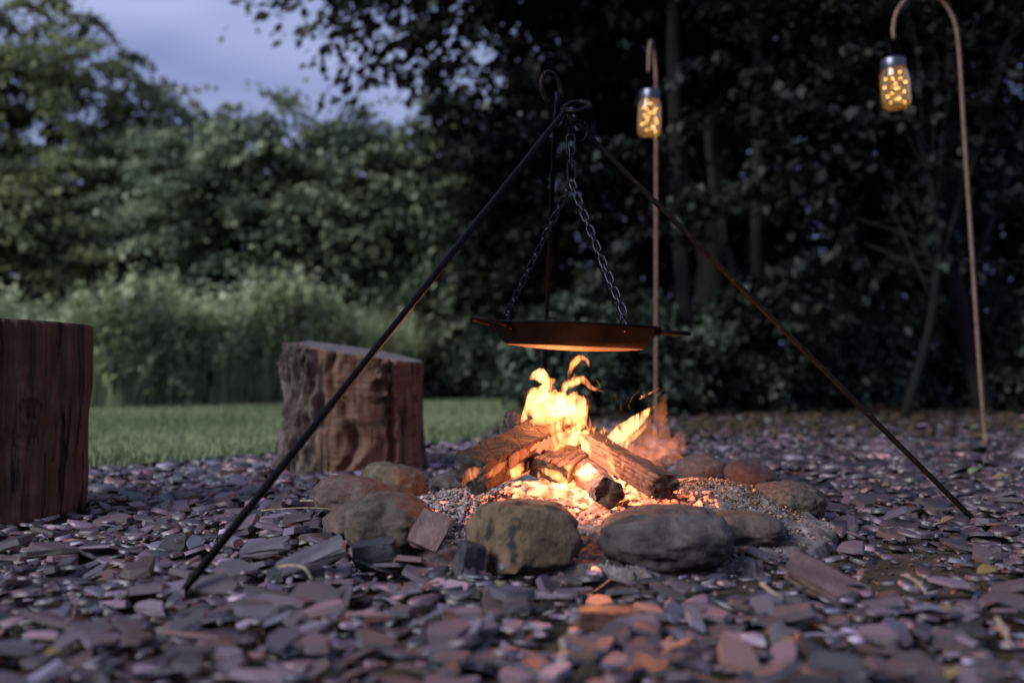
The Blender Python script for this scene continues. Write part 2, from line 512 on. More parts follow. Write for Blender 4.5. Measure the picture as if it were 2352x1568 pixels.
def embers(name, n, cx, cy, sx, sy, smin, smax, m, zlift):
    x = rng.normal(cx, sx, n); y = rng.normal(cy, sy, n)
    k = (((x - cx) / sx) ** 2 + ((y - cy) / sy) ** 2 < 3.2) & (ring_d(x, y) < 0.8); x, y = x[k], y[k]
    o = pebbles(len(x), x, y, mound(x, y) + rng.uniform(0, zlift, len(x)), smin, smax, [(1, 1, 1)], name, m, jitter=0.35)
    o.parent = ash_bed; o['kind'] = 'stuff'
embers('embers', 1500, 0.12, 1.83, 0.15, 0.085, 0.0025, 0.009, M_ember, 0.010)
embers('embers', 420, 0.13, 1.90, 0.085, 0.075, 0.004, 0.012, M_ember_hot, 0.02)
embers('embers', 120, 0.235, 1.77, 0.035, 0.03, 0.004, 0.010, M_ember, 0.01)

# ------------------------------------------------------------------ ring stones
def stone_mat(name, stops, scale, bump=0.5):
    return surf(name, [(p, tuple(c * 0.31 for c in col)) for p, col in stops], scale, 0.85, 1.0, 90, 0.005, detail=12, spec=0.25, dist=0.6)
def stone(label, x0, x1, yt, yb, depth, seed, stops, rough=0.10, rz=0.0, power=2.4, tilt=0.0, flat=None, sink=0.12, ridge=None, scale=14):
    scale = scale * 2.6
    yf = H_CAM * FPX / (yb - 848)
    w0 = (x1 - x0) / FPX * (yf + depth / 2)
    yc = yf + depth / 2
    c = at((x0 + x1) / 2, yt, yc)
    top = c.z
    V0, F = ICO[5 if (x1 - x0) > 150 else 4]
    V = V0.copy()
    hh = top * (1 + sink) / 2
    out = []
    for v in V:
        a = np.abs(v) ** power
        n = v / (a.sum() ** (1 / power))
        d = 1 + rough * fbm((n[0] * 1.1 + seed * 7.1, n[1] * 1.1, n[2] * 1.1 + seed), 3) + 0.06 * fbm((n[0] * 3.4 + seed, n[1] * 3.4, n[2] * 3.4), 5) + 0.016 * fbm((n[0] * 14 + seed, n[1] * 14, n[2] * 14), 3)
        q = n * d
        if ridge is not None:       # a broken plane on one side
            for (nx, ny, nz, dd) in ridge:
                t = q[0] * nx + q[1] * ny + q[2] * nz - dd
                if t > 0: q = q - np.array([nx, ny, nz]) * t * 0.93
        out.append(q)
    V = np.array(out)
    V -= (V.max(0) + V.min(0)) / 2
    V /= V.max(0)
    V[:, 0] *= w0 / 2; V[:, 1] *= depth / 2; V[:, 2] *= hh
    V[:, 2] += tilt * V[:, 0]
    ca, sa = math.cos(rz), math.sin(rz)
    V = np.stack([V[:, 0] * ca - V[:, 1] * sa, V[:, 0] * sa + V[:, 1] * ca, V[:, 2]], 1)
    me = mesh('ring_stone', V, F)
    o = link('ring_stone', me, stone_mat('stone_%d' % seed, stops, scale))
    o.location = (c.x, yc, top - hh)
    return props(o, label, 'stone', 'stones ringing the fire')
BR = [(0.33, (0.05, 0.04, 0.036)), (0.5, (0.18, 0.14, 0.115)), (0.72, (0.31, 0.25, 0.21))]
RED = [(0.3, (0.13, 0.085, 0.075)), (0.55, (0.24, 0.16, 0.145)), (0.75, (0.36, 0.28, 0.26))]
GREY = [(0.33, (0.05, 0.044, 0.043)), (0.52, (0.16, 0.138, 0.135)), (0.75, (0.34, 0.29, 0.28))]
OCH = [(0.36, (0.04, 0.032, 0.027)), (0.47, (0.24, 0.16, 0.10)), (0.72, (0.44, 0.31, 0.20))]
OLV = [(0.33, (0.08, 0.065, 0.048)), (0.52, (0.22, 0.18, 0.135)), (0.75, (0.36, 0.30, 0.22))]
stone('reddish brown rounded stone on the left, beside the leg of the tripod', 722, 912, 1090, 1200, 0.20, 1, RED, 0.12, tilt=-0.12)
stone('olive brown stone in front of the middle log stump', 826, 985, 1064, 1158, 0.17, 2, OLV, 0.12, tilt=-0.2)
stone('large brown boulder at front left of the fire ring', 794, 1004, 1128, 1288, 0.20, 3, BR, 0.14, tilt=-0.10, scale=9)
stone('low greyish stone half hidden behind the front left boulder', 742, 905, 1144, 1236, 0.15, 4, RED, 0.10, tilt=0.25)
stone('ochre stone with a broken pale face at front centre of the ring', 1064, 1338, 1147, 1322, 0.19, 5, OCH, 0.12, ridge=[(-0.72, -0.62, 0.12, 0.52), (0.35, -0.86, 0.2, 0.72)], scale=10)
stone('big smooth grey stone at front right of the fire ring', 1366, 1685, 1162, 1318, 0.21, 6, GREY, 0.10, scale=7)
stone('brown stone tucked behind the big grey stone at front right', 1600, 1805, 1172, 1272, 0.17, 7, BR, 0.10, scale=9)
stone('speckled brown dome shaped stone at the right end of the ring', 1722, 1890, 1104, 1212, 0.22, 8, BR, 0.08, scale=40)
stone('orange lit stone standing up at the back right of the ring', 1662, 1790, 1058, 1150, 0.17, 9, RED, 0.13, tilt=-0.15, scale=30)
stone('pinkish stone at the back of the ring behind the right log', 1552, 1672, 1043, 1125, 0.18, 10, RED, 0.10, scale=30)
stone('low dark stone behind the ash at the back left of the ring', 990, 1120, 1080, 1132, 0.16, 11, GREY, 0.10)

# ---- loose blocks wedged between the ring stones
def block(name, label, px, py, Y, dims, rots, stops, seed, cat='slab', group=None):
    import bmesh
    bm = bmesh.new(); bmesh.ops.create_cube(bm, size=1.0)
    bmesh.ops.subdivide_edges(bm, edges=bm.edges[:], cuts=3, use_grid_fill=True)
    r = random.Random(seed)
    for v in bm.verts:
        q = v.co.copy()
        f = 1 - 0.16 * max(0, (abs(q.x) + abs(q.y) + abs(q.z)) - 1.05)
        d = Vector((fbm((q.x * 1.7 + seed, q.y * 1.7, q.z * 1.7)), fbm((q.x * 1.7, q.y * 1.7 + seed, q.z * 1.7)), fbm((q.x * 1.7, q.y * 1.7, q.z * 1.7 + seed)))) * 0.10
        q = q * f + d
        v.co = Vector((q.x * dims[0], q.y * dims[1], q.z * dims[2]))
    me = bpy.data.meshes.new(name); bm.to_mesh(me); bm.free()
    o = link(name, me, surf(name + str(seed), stops, 26, 0.5, 0.8, 90, 0.004))
    o.location = at(px, py, Y); o.rotation_euler = [R(a) for a in rots]
    return props(o, label, cat, group)
SLR = [(0.3, (0.06, 0.036, 0.033)), (0.55, (0.105, 0.062, 0.06)), (0.75, (0.15, 0.10, 0.10))]
SLB = [(0.3, (0.015, 0.015, 0.018)), (0.55, (0.03, 0.03, 0.036)), (0.75, (0.06, 0.06, 0.07))]
SLP = [(0.3, (0.045, 0.04, 0.048)), (0.55, (0.08, 0.07, 0.082)), (0.75, (0.12, 0.105, 0.125))]
block('stone_slab', 'reddish square slab leaning between the front left and front centre stones', 990, 1218, 1.55, (0.05, 0.016, 0.062), (-34, 20, -14), SLR, 31)
block('slate_block', 'dark blue angular block below the front left boulder', 862, 1268, 1.52, (0.07, 0.03, 0.036), (12, -8, -10), SLB, 32)
block('slate_block', 'dark upright block against the pale face of the front centre stone', 1076, 1292, 1.475, (0.034, 0.034, 0.058), (8, 10, 28), SLB, 33)
block('stone_slab', 'flat bluish slab tilted on the slate left of the front left boulder', 718, 1280, 1.46, (0.10, 0.05, 0.014), (16, -22, 12), SLP, 34)
block('stone_slab', 'pale lavender slab on the slate near the tripod leg at left', 610, 1258, 1.60, (0.075, 0.05, 0.012), (12, -10, 5), SLP, 35)
block('stone_slab', 'large wedge of purple slate on the dirt right of the grey stone', 1900, 1338, 1.36, (0.105, 0.05, 0.016), (28, 24, -20), SLR, 36)
block('slate_block', 'reddish brick shaped stone in the blurred foreground', 1400, 1422, 1.18, (0.072, 0.035, 0.026), (4, 2, 4), [(0.3, (0.05, 0.026, 0.021)), (0.55, (0.095, 0.047, 0.036)), (0.75, (0.13, 0.078, 0.064))], 37)
block('stone_slab', 'grey slab standing on edge behind the right tripod foot', 1885, 1220, 1.98, (0.06, 0.02, 0.035), (10, 12, 12), SLP, 38)

# ================================================================== LOGS
def log_mat(name, a, b_, c_, stretch=(1, 8, 8), scale=14, emis=0.0):
    def b(nt, o):
        p = N(nt, 'ShaderNodeBsdfPrincipled', Roughness=0.85)
        n1 = noise_node(nt, scale, 7, 0.65, stretch)
        r = ramp(nt, n1.outputs[0], [(0.3, a), (0.5, b_), (0.72, c_)])
        nt.links.new(r.outputs[0], p.inputs['Base Color'])
        bp = N(nt, 'ShaderNodeBump', Strength=0.8, Distance=0.004); nt.links.new(n1.outputs[0], bp.inputs['Height'])
        nt.links.new(bp.outputs[0], p.inputs['Normal'])
        nt.links.new(p.outputs[0], o.inputs['Surface'])
    return mat(name, b)
M_logwood = log_mat('split_log_wood', (0.06, 0.03, 0.018), (0.24, 0.12, 0.06), (0.34, 0.19, 0.10))
M_logbark = log_mat('burning_log_bark', (0.006, 0.005, 0.004), (0.022, 0.013, 0.008), (0.06, 0.036, 0.02))
def scorched(name, x0, x1, a, b_, c_):
    def b(nt, o):
        p = N(nt, 'ShaderNodeBsdfPrincipled', Roughness=0.8); p.inputs['Specular IOR Level'].default_value = 0.25
        n1 = noise_node(nt, 16, 8, 0.7, (1.0, 1.0, 3.0))
        r = ramp(nt, n1.outputs[0], [(0.3, a), (0.5, b_), (0.72, c_)])
        tc = N(nt, 'ShaderNodeTexCoord'); sx = N(nt, 'ShaderNodeSeparateXYZ'); nt.links.new(tc.outputs['Object'], sx.inputs[0])
        n2 = noise_node(nt, 30, 6, 0.6)
        ma = N(nt, 'ShaderNodeMath', operation='MULTIPLY_ADD'); ma.inputs[1].default_value = 0.10
        nt.links.new(n2.outputs[0], ma.inputs[0]); nt.links.new(sx.outputs[0], ma.inputs[2])
        mr = N(nt, 'ShaderNodeMapRange'); mr.inputs['From Min'].default_value = x0 + 0.05; mr.inputs['From Max'].default_value = x1 + 0.05
        nt.links.new(ma.outputs[0], mr.inputs[0])
        mx = N(nt, 'ShaderNodeMixRGB'); mx.inputs[1].default_value = (0.012, 0.010, 0.009, 1)
        nt.links.new(mr.outputs[0], mx.inputs[0]); nt.links.new(r.outputs[0], mx.inputs[2]); nt.links.new(mx.outputs[0], p.inputs['Base Color'])
        vo = N(nt, 'ShaderNodeTexVoronoi', feature='DISTANCE_TO_EDGE', Scale=38.0)
        mp = N(nt, 'ShaderNodeMapping'); mp.inputs['Scale'].default_value = (1.0, 0.6, 0.55)
        nw = noise_node(nt, 22, 4, 0.6); av = N(nt, 'ShaderNodeVectorMath', operation='MULTIPLY_ADD'); av.inputs[1].default_value = (0.05, 0.05, 0.05)
        nt.links.new(nw.outputs[1], av.inputs[0]); nt.links.new(tc.outputs['Object'], av.inputs[2])
        nt.links.new(av.outputs[0], mp.inputs[0]); nt.links.new(mp.outputs[0], vo.inputs['Vector'])
        ck = ramp(nt, vo.outputs['Distance'], [(0.0, (0.03, 0.03, 0.03)), (0.07, (1, 1, 1))])
        mk = N(nt, 'ShaderNodeMixRGB', blend_type='MULTIPLY'); mk.inputs[0].default_value = 1
        nt.links.new(mx.outputs[0], mk.inputs[1]); nt.links.new(ck.outputs[0], mk.inputs[2]); nt.links.new(mk.outputs[0], p.inputs['Base Color'])
        hm = N(nt, 'ShaderNodeMath', operation='MULTIPLY'); nt.links.new(n1.outputs[0], hm.inputs[0]); nt.links.new(ck.outputs[0], hm.inputs[1])
        bp = N(nt, 'ShaderNodeBump', Strength=0.8, Distance=0.004); nt.links.new(hm.outputs[0], bp.inputs['Height'])
        nt.links.new(bp.outputs[0], p.inputs['Normal']); nt.links.new(p.outputs[0], o.inputs['Surface'])
    return mat(name, b)
M_log1 = scorched('scorched_split_log', -0.075, -0.045, (0.010, 0.006, 0.005), (0.045, 0.021, 0.012), (0.09, 0.043, 0.022))
M_char = surf('charcoal', [(0.3, (0.010, 0.009, 0.009)), (0.55, (0.03, 0.025, 0.024)), (0.8, (0.12, 0.09, 0.085))], 60, 0.85, 0.8, 160, 0.004)
M_charblk = emis_mat('ashy_char_block', (1.0, 0.25, 0.11), 0.0, 0.32, 40, dark=(0.05, 0.03, 0.026), t0=0.45, t1=0.7, lite=(0.10, 0.064, 0.058))
M_charhot = emis_mat('hot_char_block', (1.0, 0.26, 0.11), 0.1, 1.3, 40, dark=(0.07, 0.04, 0.034), t0=0.38, t1=0.7, lite=(0.12, 0.075, 0.068))

M_end = surf('burnt_log_end', [(0.34, (0.012, 0.009, 0.008)), (0.5, (0.06, 0.032, 0.02)), (0.7, (0.14, 0.08, 0.05))], 55, 0.9, 0.3, 120, 0.002)
def frame_from(P, Q, face):
    """x along the log, z = outward direction of its broad face"""
    x = (Q - P).normalized(); z = (face - x * face.dot(x)).normalized(); y = z.cross(x)
    m = Matrix((x, y, z)).transposed().to_4x4(); m.translation = (P + Q) / 2
    return m
def make_log(label, P, Q, section, face, body_mat, seed, taper=1.0, rough=0.05, end_mat=None):
    """section: closed outline (y,z) of the split log in metres"""
    root = empty('burning_log', (P + Q) / 2, label, 'log', 'logs on the fire')
    M = frame_from(P, Q, face)
    L = (Q - P).length
    sec = []
    for i in range(len(section)):
        a, b = np.array(section[i]), np.array(section[(i + 1) % len(section)])
        for t in np.linspace(0, 1, 8, endpoint=False): sec.append(a + (b - a) * t)
    ns, nl = len(sec), 46
    V, F = [], []
    for i in range(nl):
        t = i / (nl - 1); x = (t - 0.5) * L
        k = 1 + (taper - 1) * t
        for j, (y, z) in enumerate(sec):
            d = 1 + rough * 2.2 * fbm((x * 18 + seed, y * 26, z * 26), 4) + rough * fbm((x * 60, y * 120 + seed, z * 120), 3)
            e = 0.010 * fbm((seed + y * 60, z * 60, 3.3), 3) * (1 if i in (0, nl - 1) else 0)
            V.append((x + e, y * k * d, z * k * d))
    for i in range(nl - 1):
        for j in range(ns):
            l = (j + 1) % ns
            F.append((i * ns + j, i * ns + l, (i + 1) * ns + l, (i + 1) * ns + j))
    body = link('wood', mesh('wood', [M @ Vector(v) for v in V], F), body_mat, root)
    for end in (0, nl - 1):
        ring = [M @ Vector(V[end * ns + j]) for j in range(ns)]
        c = sum(ring, Vector()) / ns
        axd = M.to_3x3().col[0].normalized()
        fs_ = (1.0, 0.8, 0.6, 0.4, 0.2)
        VV = [c + (q - c) * f_ + axd * (0 if f_ == 1 else 0.006 * fbm(((c + (q - c) * f_) * 55)[:], 3)) for f_ in fs_ for q in ring] + [c]
        FF = [(r_ * ns + j, r_ * ns + (j + 1) % ns, (r_ + 1) * ns + (j + 1) % ns, (r_ + 1) * ns + j) for r_ in range(4) for j in range(ns)] + [(4 * ns + j, 4 * ns + (j + 1) % ns, 5 * ns) for j in range(ns)]
        if end == 0: FF = [f[::-1] for f in FF]
        link('charred_end', mesh('charred_end', VV, FF), end_mat or M_char, root)
    return root, M, L
def blk_mesh(seed):
    import bmesh
    bm = bmesh.new(); bmesh.ops.create_cube(bm, size=1.0)
    bmesh.ops.bevel(bm, geom=bm.edges[:], offset=0.10, segments=2, affect='EDGES')
    for v in bm.verts:
        v.co += Vector((fbm((v.co.x * 2 + seed, v.co.y * 2, v.co.z * 2)), fbm((v.co.x * 2, v.co.y * 2 + seed, v.co.z * 2)), fbm((v.co.x * 2, v.co.y * 2, v.co.z * 2 + seed)))) * 0.16
    me = bpy.data.meshes.new('char_block'); bm.to_mesh(me); bm.free()
    me.polygons.foreach_set('use_smooth', [True] * len(me.polygons)); return me
BLK = {}
for nm, mm in (('n', M_charblk), ('h', M_charhot)):
    BLK[nm] = []
    for s in range(6):
        me = blk_mesh(s * 3.7 + 1); me.materials.append(mm); BLK[nm].append(me)
def char_blocks(root, M, e0, e1, x0, x1, nx, nv, hot, seed, lift=0.0015, th=0.009, arc=0.0):
    """blocks laid over the face between section points e0 and e1 (y,z), from x0 to x1 along the log"""
    r = random.Random(seed)
    e0, e1 = Vector((0, *e0)), Vector((0, *e1))
    fdir = (e1 - e0); fl = fdir.length; fdir.normalize()
    nrm = Vector((0, -fdir.z, fdir.y))
    if nrm.dot((e0 + e1) / 2) < 0: nrm = -nrm
    fr = Matrix((Vector((1, 0, 0)), fdir, nrm)).transposed().to_4x4()
    for j in range(nv):
        # row widths vary
        x = x0 + r.uniform(-0.004, 0.004)
        while x < x1:
            w = (x1 - x0) / nx * r.choice([0.5, 0.75, 1.0, 1.3, 1.8]) * r.uniform(0.85, 1.15)
            h = fl / nv * r.uniform(0.86, 1.04)
            t = (j + 0.5 + r.uniform(-0.08, 0.08)) / nv
            bulge = arc * (1 - (2 * t - 1) ** 2)
            p = Vector((x + w / 2, 0, 0)) + e0 + fdir * (t * fl) + nrm * (lift + bulge + r.uniform(-0.0012, 0.0012))
            o = bpy.data.objects.new('char_block', r.choice(BLK['h' if hot(x + w / 2, t) else 'n']))
            COL.objects.link(o); o.parent = root
            m = M @ Matrix.Translation(p) @ fr @ Matrix.Rotation(r.uniform(-.08, .08), 4, 'Z') @ Matrix.Diagonal((w * 0.95, h * 0.97, th * r.uniform(0.75, 1.15), 1))
            o.matrix_parent_inverse = world_of(root).inverted()
            o.matrix_basis = m
            x += w
# left log: broad brown split face up and left, cracked glowing face to the lower right
P, Q = at(1085, 1085, 1.80), at(1305, 985, 2.06)
sec1 = [(-0.036, 0.024), (0.030, 0.036), (0.040, 0.026), (0.034, -0.020), (0.0, -0.046), (-0.030, -0.028)]
# local axes: z = face direction, y = z cross x
root1, M1, L1 = make_log('split log leaning from the left with a smooth brown face and cracked glowing side', P, Q, sec1, Vector((-0.30, -0.55, 0.75)), M_log1, 3)
Y1 = M1.to_3x3().col[1]
sgn = -1 if Y1.z > 0 else 1     # which side is the underside
def under(sec): return sec
lo = [s for s in sec1]
char_blocks(root1, M1, ((-0.034) , 0.020), (-0.026, -0.030), -L1 * 0.30, L1 * 0.48, 15, 2, lambda x, t: x > -0.02, 11, lift=0.000)
char_blocks(root1, M1, (-0.026, -0.030), (0.0, -0.044), -L1 * 0.25, L1 * 0.48, 12, 1, lambda x, t: True, 12, lift=0.0)
# right log: bark on top, blocky pink char on the front
P, Q = at(1335, 1000, 2.06), at(1530, 1112, 1.78)
sec2 = [(-0.027, 0.014), (0.016, 0.020), (0.028, 0.004), (0.016, -0.022), (-0.014, -0.029), (-0.030, -0.009)]
root2, M2, L2 = make_log('narrower log leaning from the right with bark on top and blocky pink charred front', P, Q, sec2, Vector((0.25, 0.1, 0.9)), M_logbark, 8, end_mat=M_end)
char_blocks(root2, M2, (-0.027, 0.012), (-0.030, -0.010), -L2 * 0.34, L2 * 0.46, 13, 3, lambda x, t: x < 0.0, 21)
char_blocks(root2, M2, (-0.030, -0.010), (-0.012, -0.029), -L2 * 0.30, L2 * 0.46, 12, 2, lambda x, t: x < 0.04, 22)
# middle pieces
P, Q = at(1262, 1085, 1.86), at(1325, 1040, 2.02)
root3, M3, L3 = make_log('short flat charred piece glowing between the two leaning logs', P, Q, [(-0.036, 0.016), (0.034, 0.018), (0.038, -0.012), (-0.034, -0.018)], Vector((0.0, -0.55, 0.8)), M_char, 12, rough=0.08)
char_blocks(root3, M3, (-0.034, 0.015), (0.033, 0.016), -L3 * 0.47, L3 * 0.47, 7, 5, lambda x, t: False, 31, lift=0.0, th=0.006)
P, Q = at(1335, 1075, 1.95), at(1400, 1132, 1.76)
root4, M4, L4 = make_log('dark charcoal stub crusted with pinkish ash in the embers', P, Q, [(-0.026, 0.012), (-0.004, 0.026), (0.022, 0.014), (0.028, -0.010), (0.004, -0.026), (-0.024, -0.014)], Vector((0, -0.3, 1)), surf('ashy_stub', [(0.3, (0.03, 0.024, 0.024)), (0.5, (0.16, 0.11, 0.11)), (0.72, (0.34, 0.25, 0.25))], 40, 0.95, 0.9, 120, 0.005), 15, rough=0.10, end_mat=M_end)
P, Q = at(1168, 972, 2.14), at(1300, 1000, 2.22)
root5, M5, L5 = make_log('dark round log end showing behind the left log', P, Q, [(0.03 * math.cos(a), 0.03 * math.sin(a)) for a in np.linspace(0, 2 * math.pi, 9)[:-1]], Vector((0, 0, 1)), M_char, 17)
P, Q = at(1205, 1120, 1.78), at(1300, 1128, 1.82)
root6, M6, L6 = make_log('white hot ember stick lying in front of the logs', P, Q, [(-0.012, 0.008), (0.010, 0.010), (0.013, -0.008), (-0.010, -0.010)], Vector((0, -0.4, 1)), M_ember_hot, 19, rough=0.12, end_mat=M_ember)

# ================================================================== FLAMES
def flame_mat(name, col, strength, streak=True, lo=0.0, hi=3.4, sc=55):
    def b(nt, o):
        e = N(nt, 'ShaderNodeEmission'); e.inputs[0].default_value = (*col, 1); e.inputs[1].default_value = strength
        if streak:
            no = noise_node(nt, sc, 4, 0.6, (1.0, 1.0, 0.33), dist=1.6)
            mr = N(nt, 'ShaderNodeMapRange'); mr.inputs['From Min'].default_value = 0.36; mr.inputs['From Max'].default_value = 0.68
            mr.inputs['To Min'].default_value = strength * lo; mr.inputs['To Max'].default_value = strength * hi
            nt.links.new(no.outputs[0], mr.inputs[0]); nt.links.new(mr.outputs[0], e.inputs[1])
        nt.links.new(e.outputs[0], o.inputs['Volume'])
    return mat(name, b)
FL = {'core': flame_mat('flame_core', (1.0, 0.43, 0.14), 120.0),
      'edge': flame_mat('flame_edge', (1.0, 0.33, 0.095), 80.0),
      'wisp': flame_mat('flame_wisp', (1.0, 0.27, 0.07), 60.0),
      'faint': flame_mat('flame_faint', (1.0, 0.27, 0.09), 4.2, True, 0.1, 2.2, 26),
      'halo': flame_mat('flame_halo', (1.0, 0.26, 0.07), 5.5, True, 0.1, 2.4, 40),
      'veil': flame_mat('flame_veil', (1.0, 0.28, 0.09), 26.0)}
fire = empty('campfire_flames', (0.14, 1.98, 0.06), 'yellow and orange flames licking up from the burning logs', 'fire')
def zf(x, y): return 987.8 + 0.3 * x, 733.8 + 0.3 * y     # zoomed-crop coordinates -> frame
def flame(pts, Y, kind, k=0.55, n=30, wob=0.16, dY=0.0):
    """pts: (x, y, half width) in crop coordinates; a curling tongue of elliptical section"""
    if kind in ('core', 'edge') and 15 < max(p[2] for p in pts) and len(pts) < 9:      # thinner burning gas round the tongue
        flame([(x, y, w * 1.25 + 7) for x, y, w in pts], Y + 0.004, 'halo', k * 0.9, n, wob * 1.8, dY)
    Q = []
    for i, (x, y, w) in enumerate(pts):
        p = at(*zf(x, y), Y + dY * i / max(1, len(pts) - 1))
        Q.append((p.x, p.y, p.z, w * 0.3 / FPX * Y))
    C = catmull(Q, n)
    sd = random.uniform(0, 50)
    V, F = [], []
    m = 12
    tan = np.gradient(C[:, :3], axis=0)
    for i in range(n):
        t = Vector(tan[i]).normalized()
        u = t.cross(Vector((0, 1, 0)))
        u = u.normalized() if u.length > 1e-4 else Vector((1, 0, 0))
        v = u.cross(t)
        w = max(C[i, 3], 0.0004)
        wl_ = w * (1 + wob * 2 * fbm((i * 0.23 + sd, 0.3, 1), 2)); wr = w * (1 + wob * 2 * fbm((i * 0.23, sd, 5), 2))
        for j in range(m):
            a = 2 * math.pi * j / m
            cw = math.cos(a)
            V.append(Vector(C[i, :3]) + u * cw * (wl_ if cw > 0 else wr) + v * math.sin(a) * w * k)
    for i in range(n - 1):
        for j in range(m):
            l = (j + 1) % m
            F.append((i * m + j, i * m + l, (i + 1) * m + l, (i + 1) * m + j))
    F.append(tuple(range(m))[::-1]); F.append(tuple((n - 1) * m + j for j in range(m)))
    c0 = sum(V, Vector()) / len(V)
    vol = sum((V[f[0]] - c0).dot((V[f[1]] - c0).cross(V[f[2]] - c0)) + (V[f[0]] - c0).dot((V[f[2]] - c0).cross(V[f[3]] - c0)) for f in F[:-2])
    if vol < 0: F = [f[::-1] for f in F]
    return link('flame_tongue', mesh('flame_tongue', V, F), FL[kind], fire)
Y0 = 2.0
# main body
flame([(700, 790, 8), (745, 700, 40), (790, 620, 58), (850, 570, 60), (880, 520, 34), (885, 475, 30), (850, 435, 62), (800, 432, 34), (758, 462, 5)], Y0, 'core', 0.4)
flame([(860, 700, 40), (885, 560, 45), (900, 490, 40), (935, 470, 26), (962, 455, 5)], Y0 + 0.01, 'edge', 0.4)
flame([(800, 760, 30), (860, 690, 75), (950, 620, 85), (1010, 580, 50), (1020, 545, 12)], Y0 + 0.02, 'core', 0.35)
flame([(930, 770, 20), (1000, 690, 85), (1080, 620, 70), (1110, 575, 30), (1130, 550, 6)], Y0 + 0.03, 'core', 0.35)
flame([(1040, 800, 20), (1110, 720, 70), (1160, 650, 45), (1150, 600, 22), (1100, 585, 5)], Y0 + 0.0, 'core', 0.35)
flame([(1100, 890, 20), (1140, 810, 45), (1180, 730, 28), (1198, 670, 14), (1185, 620, 4)], Y0 - 0.02, 'edge', 0.5)
flame([(720, 720, 6), (760, 640, 26), (760, 590, 20), (790, 545, 24), (830, 560, 14)], Y0 - 0.01, 'edge', 0.5)
flame([(930, 700, 10), (960, 610, 22), (1000, 570, 24), (1035, 600, 16), (1020, 640, 6)], Y0 - 0.05, 'edge', 0.5)
flame([(1000, 720, 8), (1050, 680, 20), (1095, 690, 14), (1115, 710, 4)], Y0 - 0.06, 'edge', 0.6)
# ribbon to the right and arc at the top
flame([(1030, 600, 10), (1025, 540, 26), (1045, 500, 34), (1110, 475, 36), (1165, 455, 30), (1200, 490, 24), (1250, 530, 16), (1290, 525, 12), (1292, 490, 9), (1268, 460, 3)], Y0, 'edge', 0.4)
flame([(1030, 560, 10), (1050, 500, 22), (1120, 478, 22), (1170, 440, 12), (1180, 425, 3)], Y0 + 0.01, 'core', 0.4)
flame([(1050, 460, 3), (1075, 390, 18), (1105, 330, 26), (1150, 295, 24), (1190, 300, 16), (1208, 330, 12), (1214, 362, 3)], Y0, 'edge', 0.5)
flame([(1090, 470, 3), (1105, 430, 8), (1112, 395, 2)], Y0, 'wisp', 0.6)
flame([(1290, 545, 6), (1320, 550, 6), (1338, 570, 2)], Y0, 'wisp', 0.6)
# flames washing over the left log
flame([(925, 745, 8), (935, 800, 18), (945, 880, 22), (965, 960, 14), (985, 1000, 5)], 1.93, 'edge', 0.5)
flame([(1010, 760, 10), (985, 820, 24), (1000, 890, 26), (1020, 950, 14)], 1.95, 'edge', 0.5)
flame([(760, 780, 6), (830, 770, 34), (900, 760, 40), (980, 740, 30), (1060, 720, 8)], 1.96, 'edge', 0.4)
flame([(960, 1020, 10), (1040, 960, 45), (1120, 910, 60), (1180, 880, 40), (1190, 840, 10)], 2.0, 'core', 0.4)
flame([(1150, 900, 10), (1190, 960, 40), (1235, 1010, 32), (1270, 1060, 8)], 1.96, 'core', 0.4)
flame([(860, 1060, 6), (930, 1000, 26), (1000, 960, 30), (1060, 900, 10)], 1.94, 'edge', 0.5)
flame([(1050, 880, 6), (1060, 845, 18), (1100, 850, 12), (1120, 800, 4)], 1.93, 'edge', 0.6)
# small flames at the foot
flame([(615, 1200, 8), (640, 1180, 36), (690, 1130, 34), (715, 1090, 8)], 1.80, 'edge', 0.6)
flame([(250, 1290, 6), (275, 1225, 30), (320, 1175, 38), (380, 1150, 24), (440, 1110, 5)], 1.765, 'veil', 0.5, wob=0.35)
flame([(360, 1240, 5), (460, 1180, 26), (550, 1120, 22), (600, 1070, 4)], 1.775, 'veil', 0.5, wob=0.35)
flame([(1385, 985, 5), (1370, 1040, 22), (1385, 1100, 24), (1410, 1160, 10), (1415, 1185, 3)], 1.87, 'edge', 0.6)
flame([(1320, 930, 4), (1330, 960, 14), (1330, 1000, 8)], 1.93, 'wisp', 0.6)
flame([(1090, 1190, 5), (1150, 1160, 26), (1210, 1110, 20), (1230, 1090, 4)], 1.84, 'edge', 0.6)
flame([(830, 1140, 6), (900, 1165, 28), (980, 1200, 34), (1060, 1270, 26), (1180, 1360, 6)], 1.80, 'edge', 0.5)
flame([(1090, 1290, 4), (1130, 1320, 14), (1190, 1365, 5)], 1.75, 'edge', 0.6)
flame([(1390, 1390, 6), (1430, 1330, 20), (1450, 1270, 10)], 1.80, 'wisp', 0.7)
# flame blown out to the right
flame([(1290, 960, 8), (1380, 930, 46), (1480, 860, 62), (1570, 790, 50), (1650, 720, 28), (1722, 658, 3)], 2.04, 'core', 0.35)
flame([(1400, 990, 6), (1490, 945, 22), (1580, 880, 20), (1650, 815, 12), (1698, 760, 3)], 2.02, 'edge', 0.5)
flame([(1295, 930, 5), (1315, 870, 22), (1345, 845, 16), (1352, 832, 4)], 2.05, 'edge', 0.5)
flame([(1600, 612, 3), (1640, 585, 12), (1690, 560, 8), (1755, 522, 2)], 2.05, 'edge', 0.6)
flame([(1632, 590, 3), (1636, 560, 6), (1634, 545, 2)], 2.05, 'wisp', 0.6)
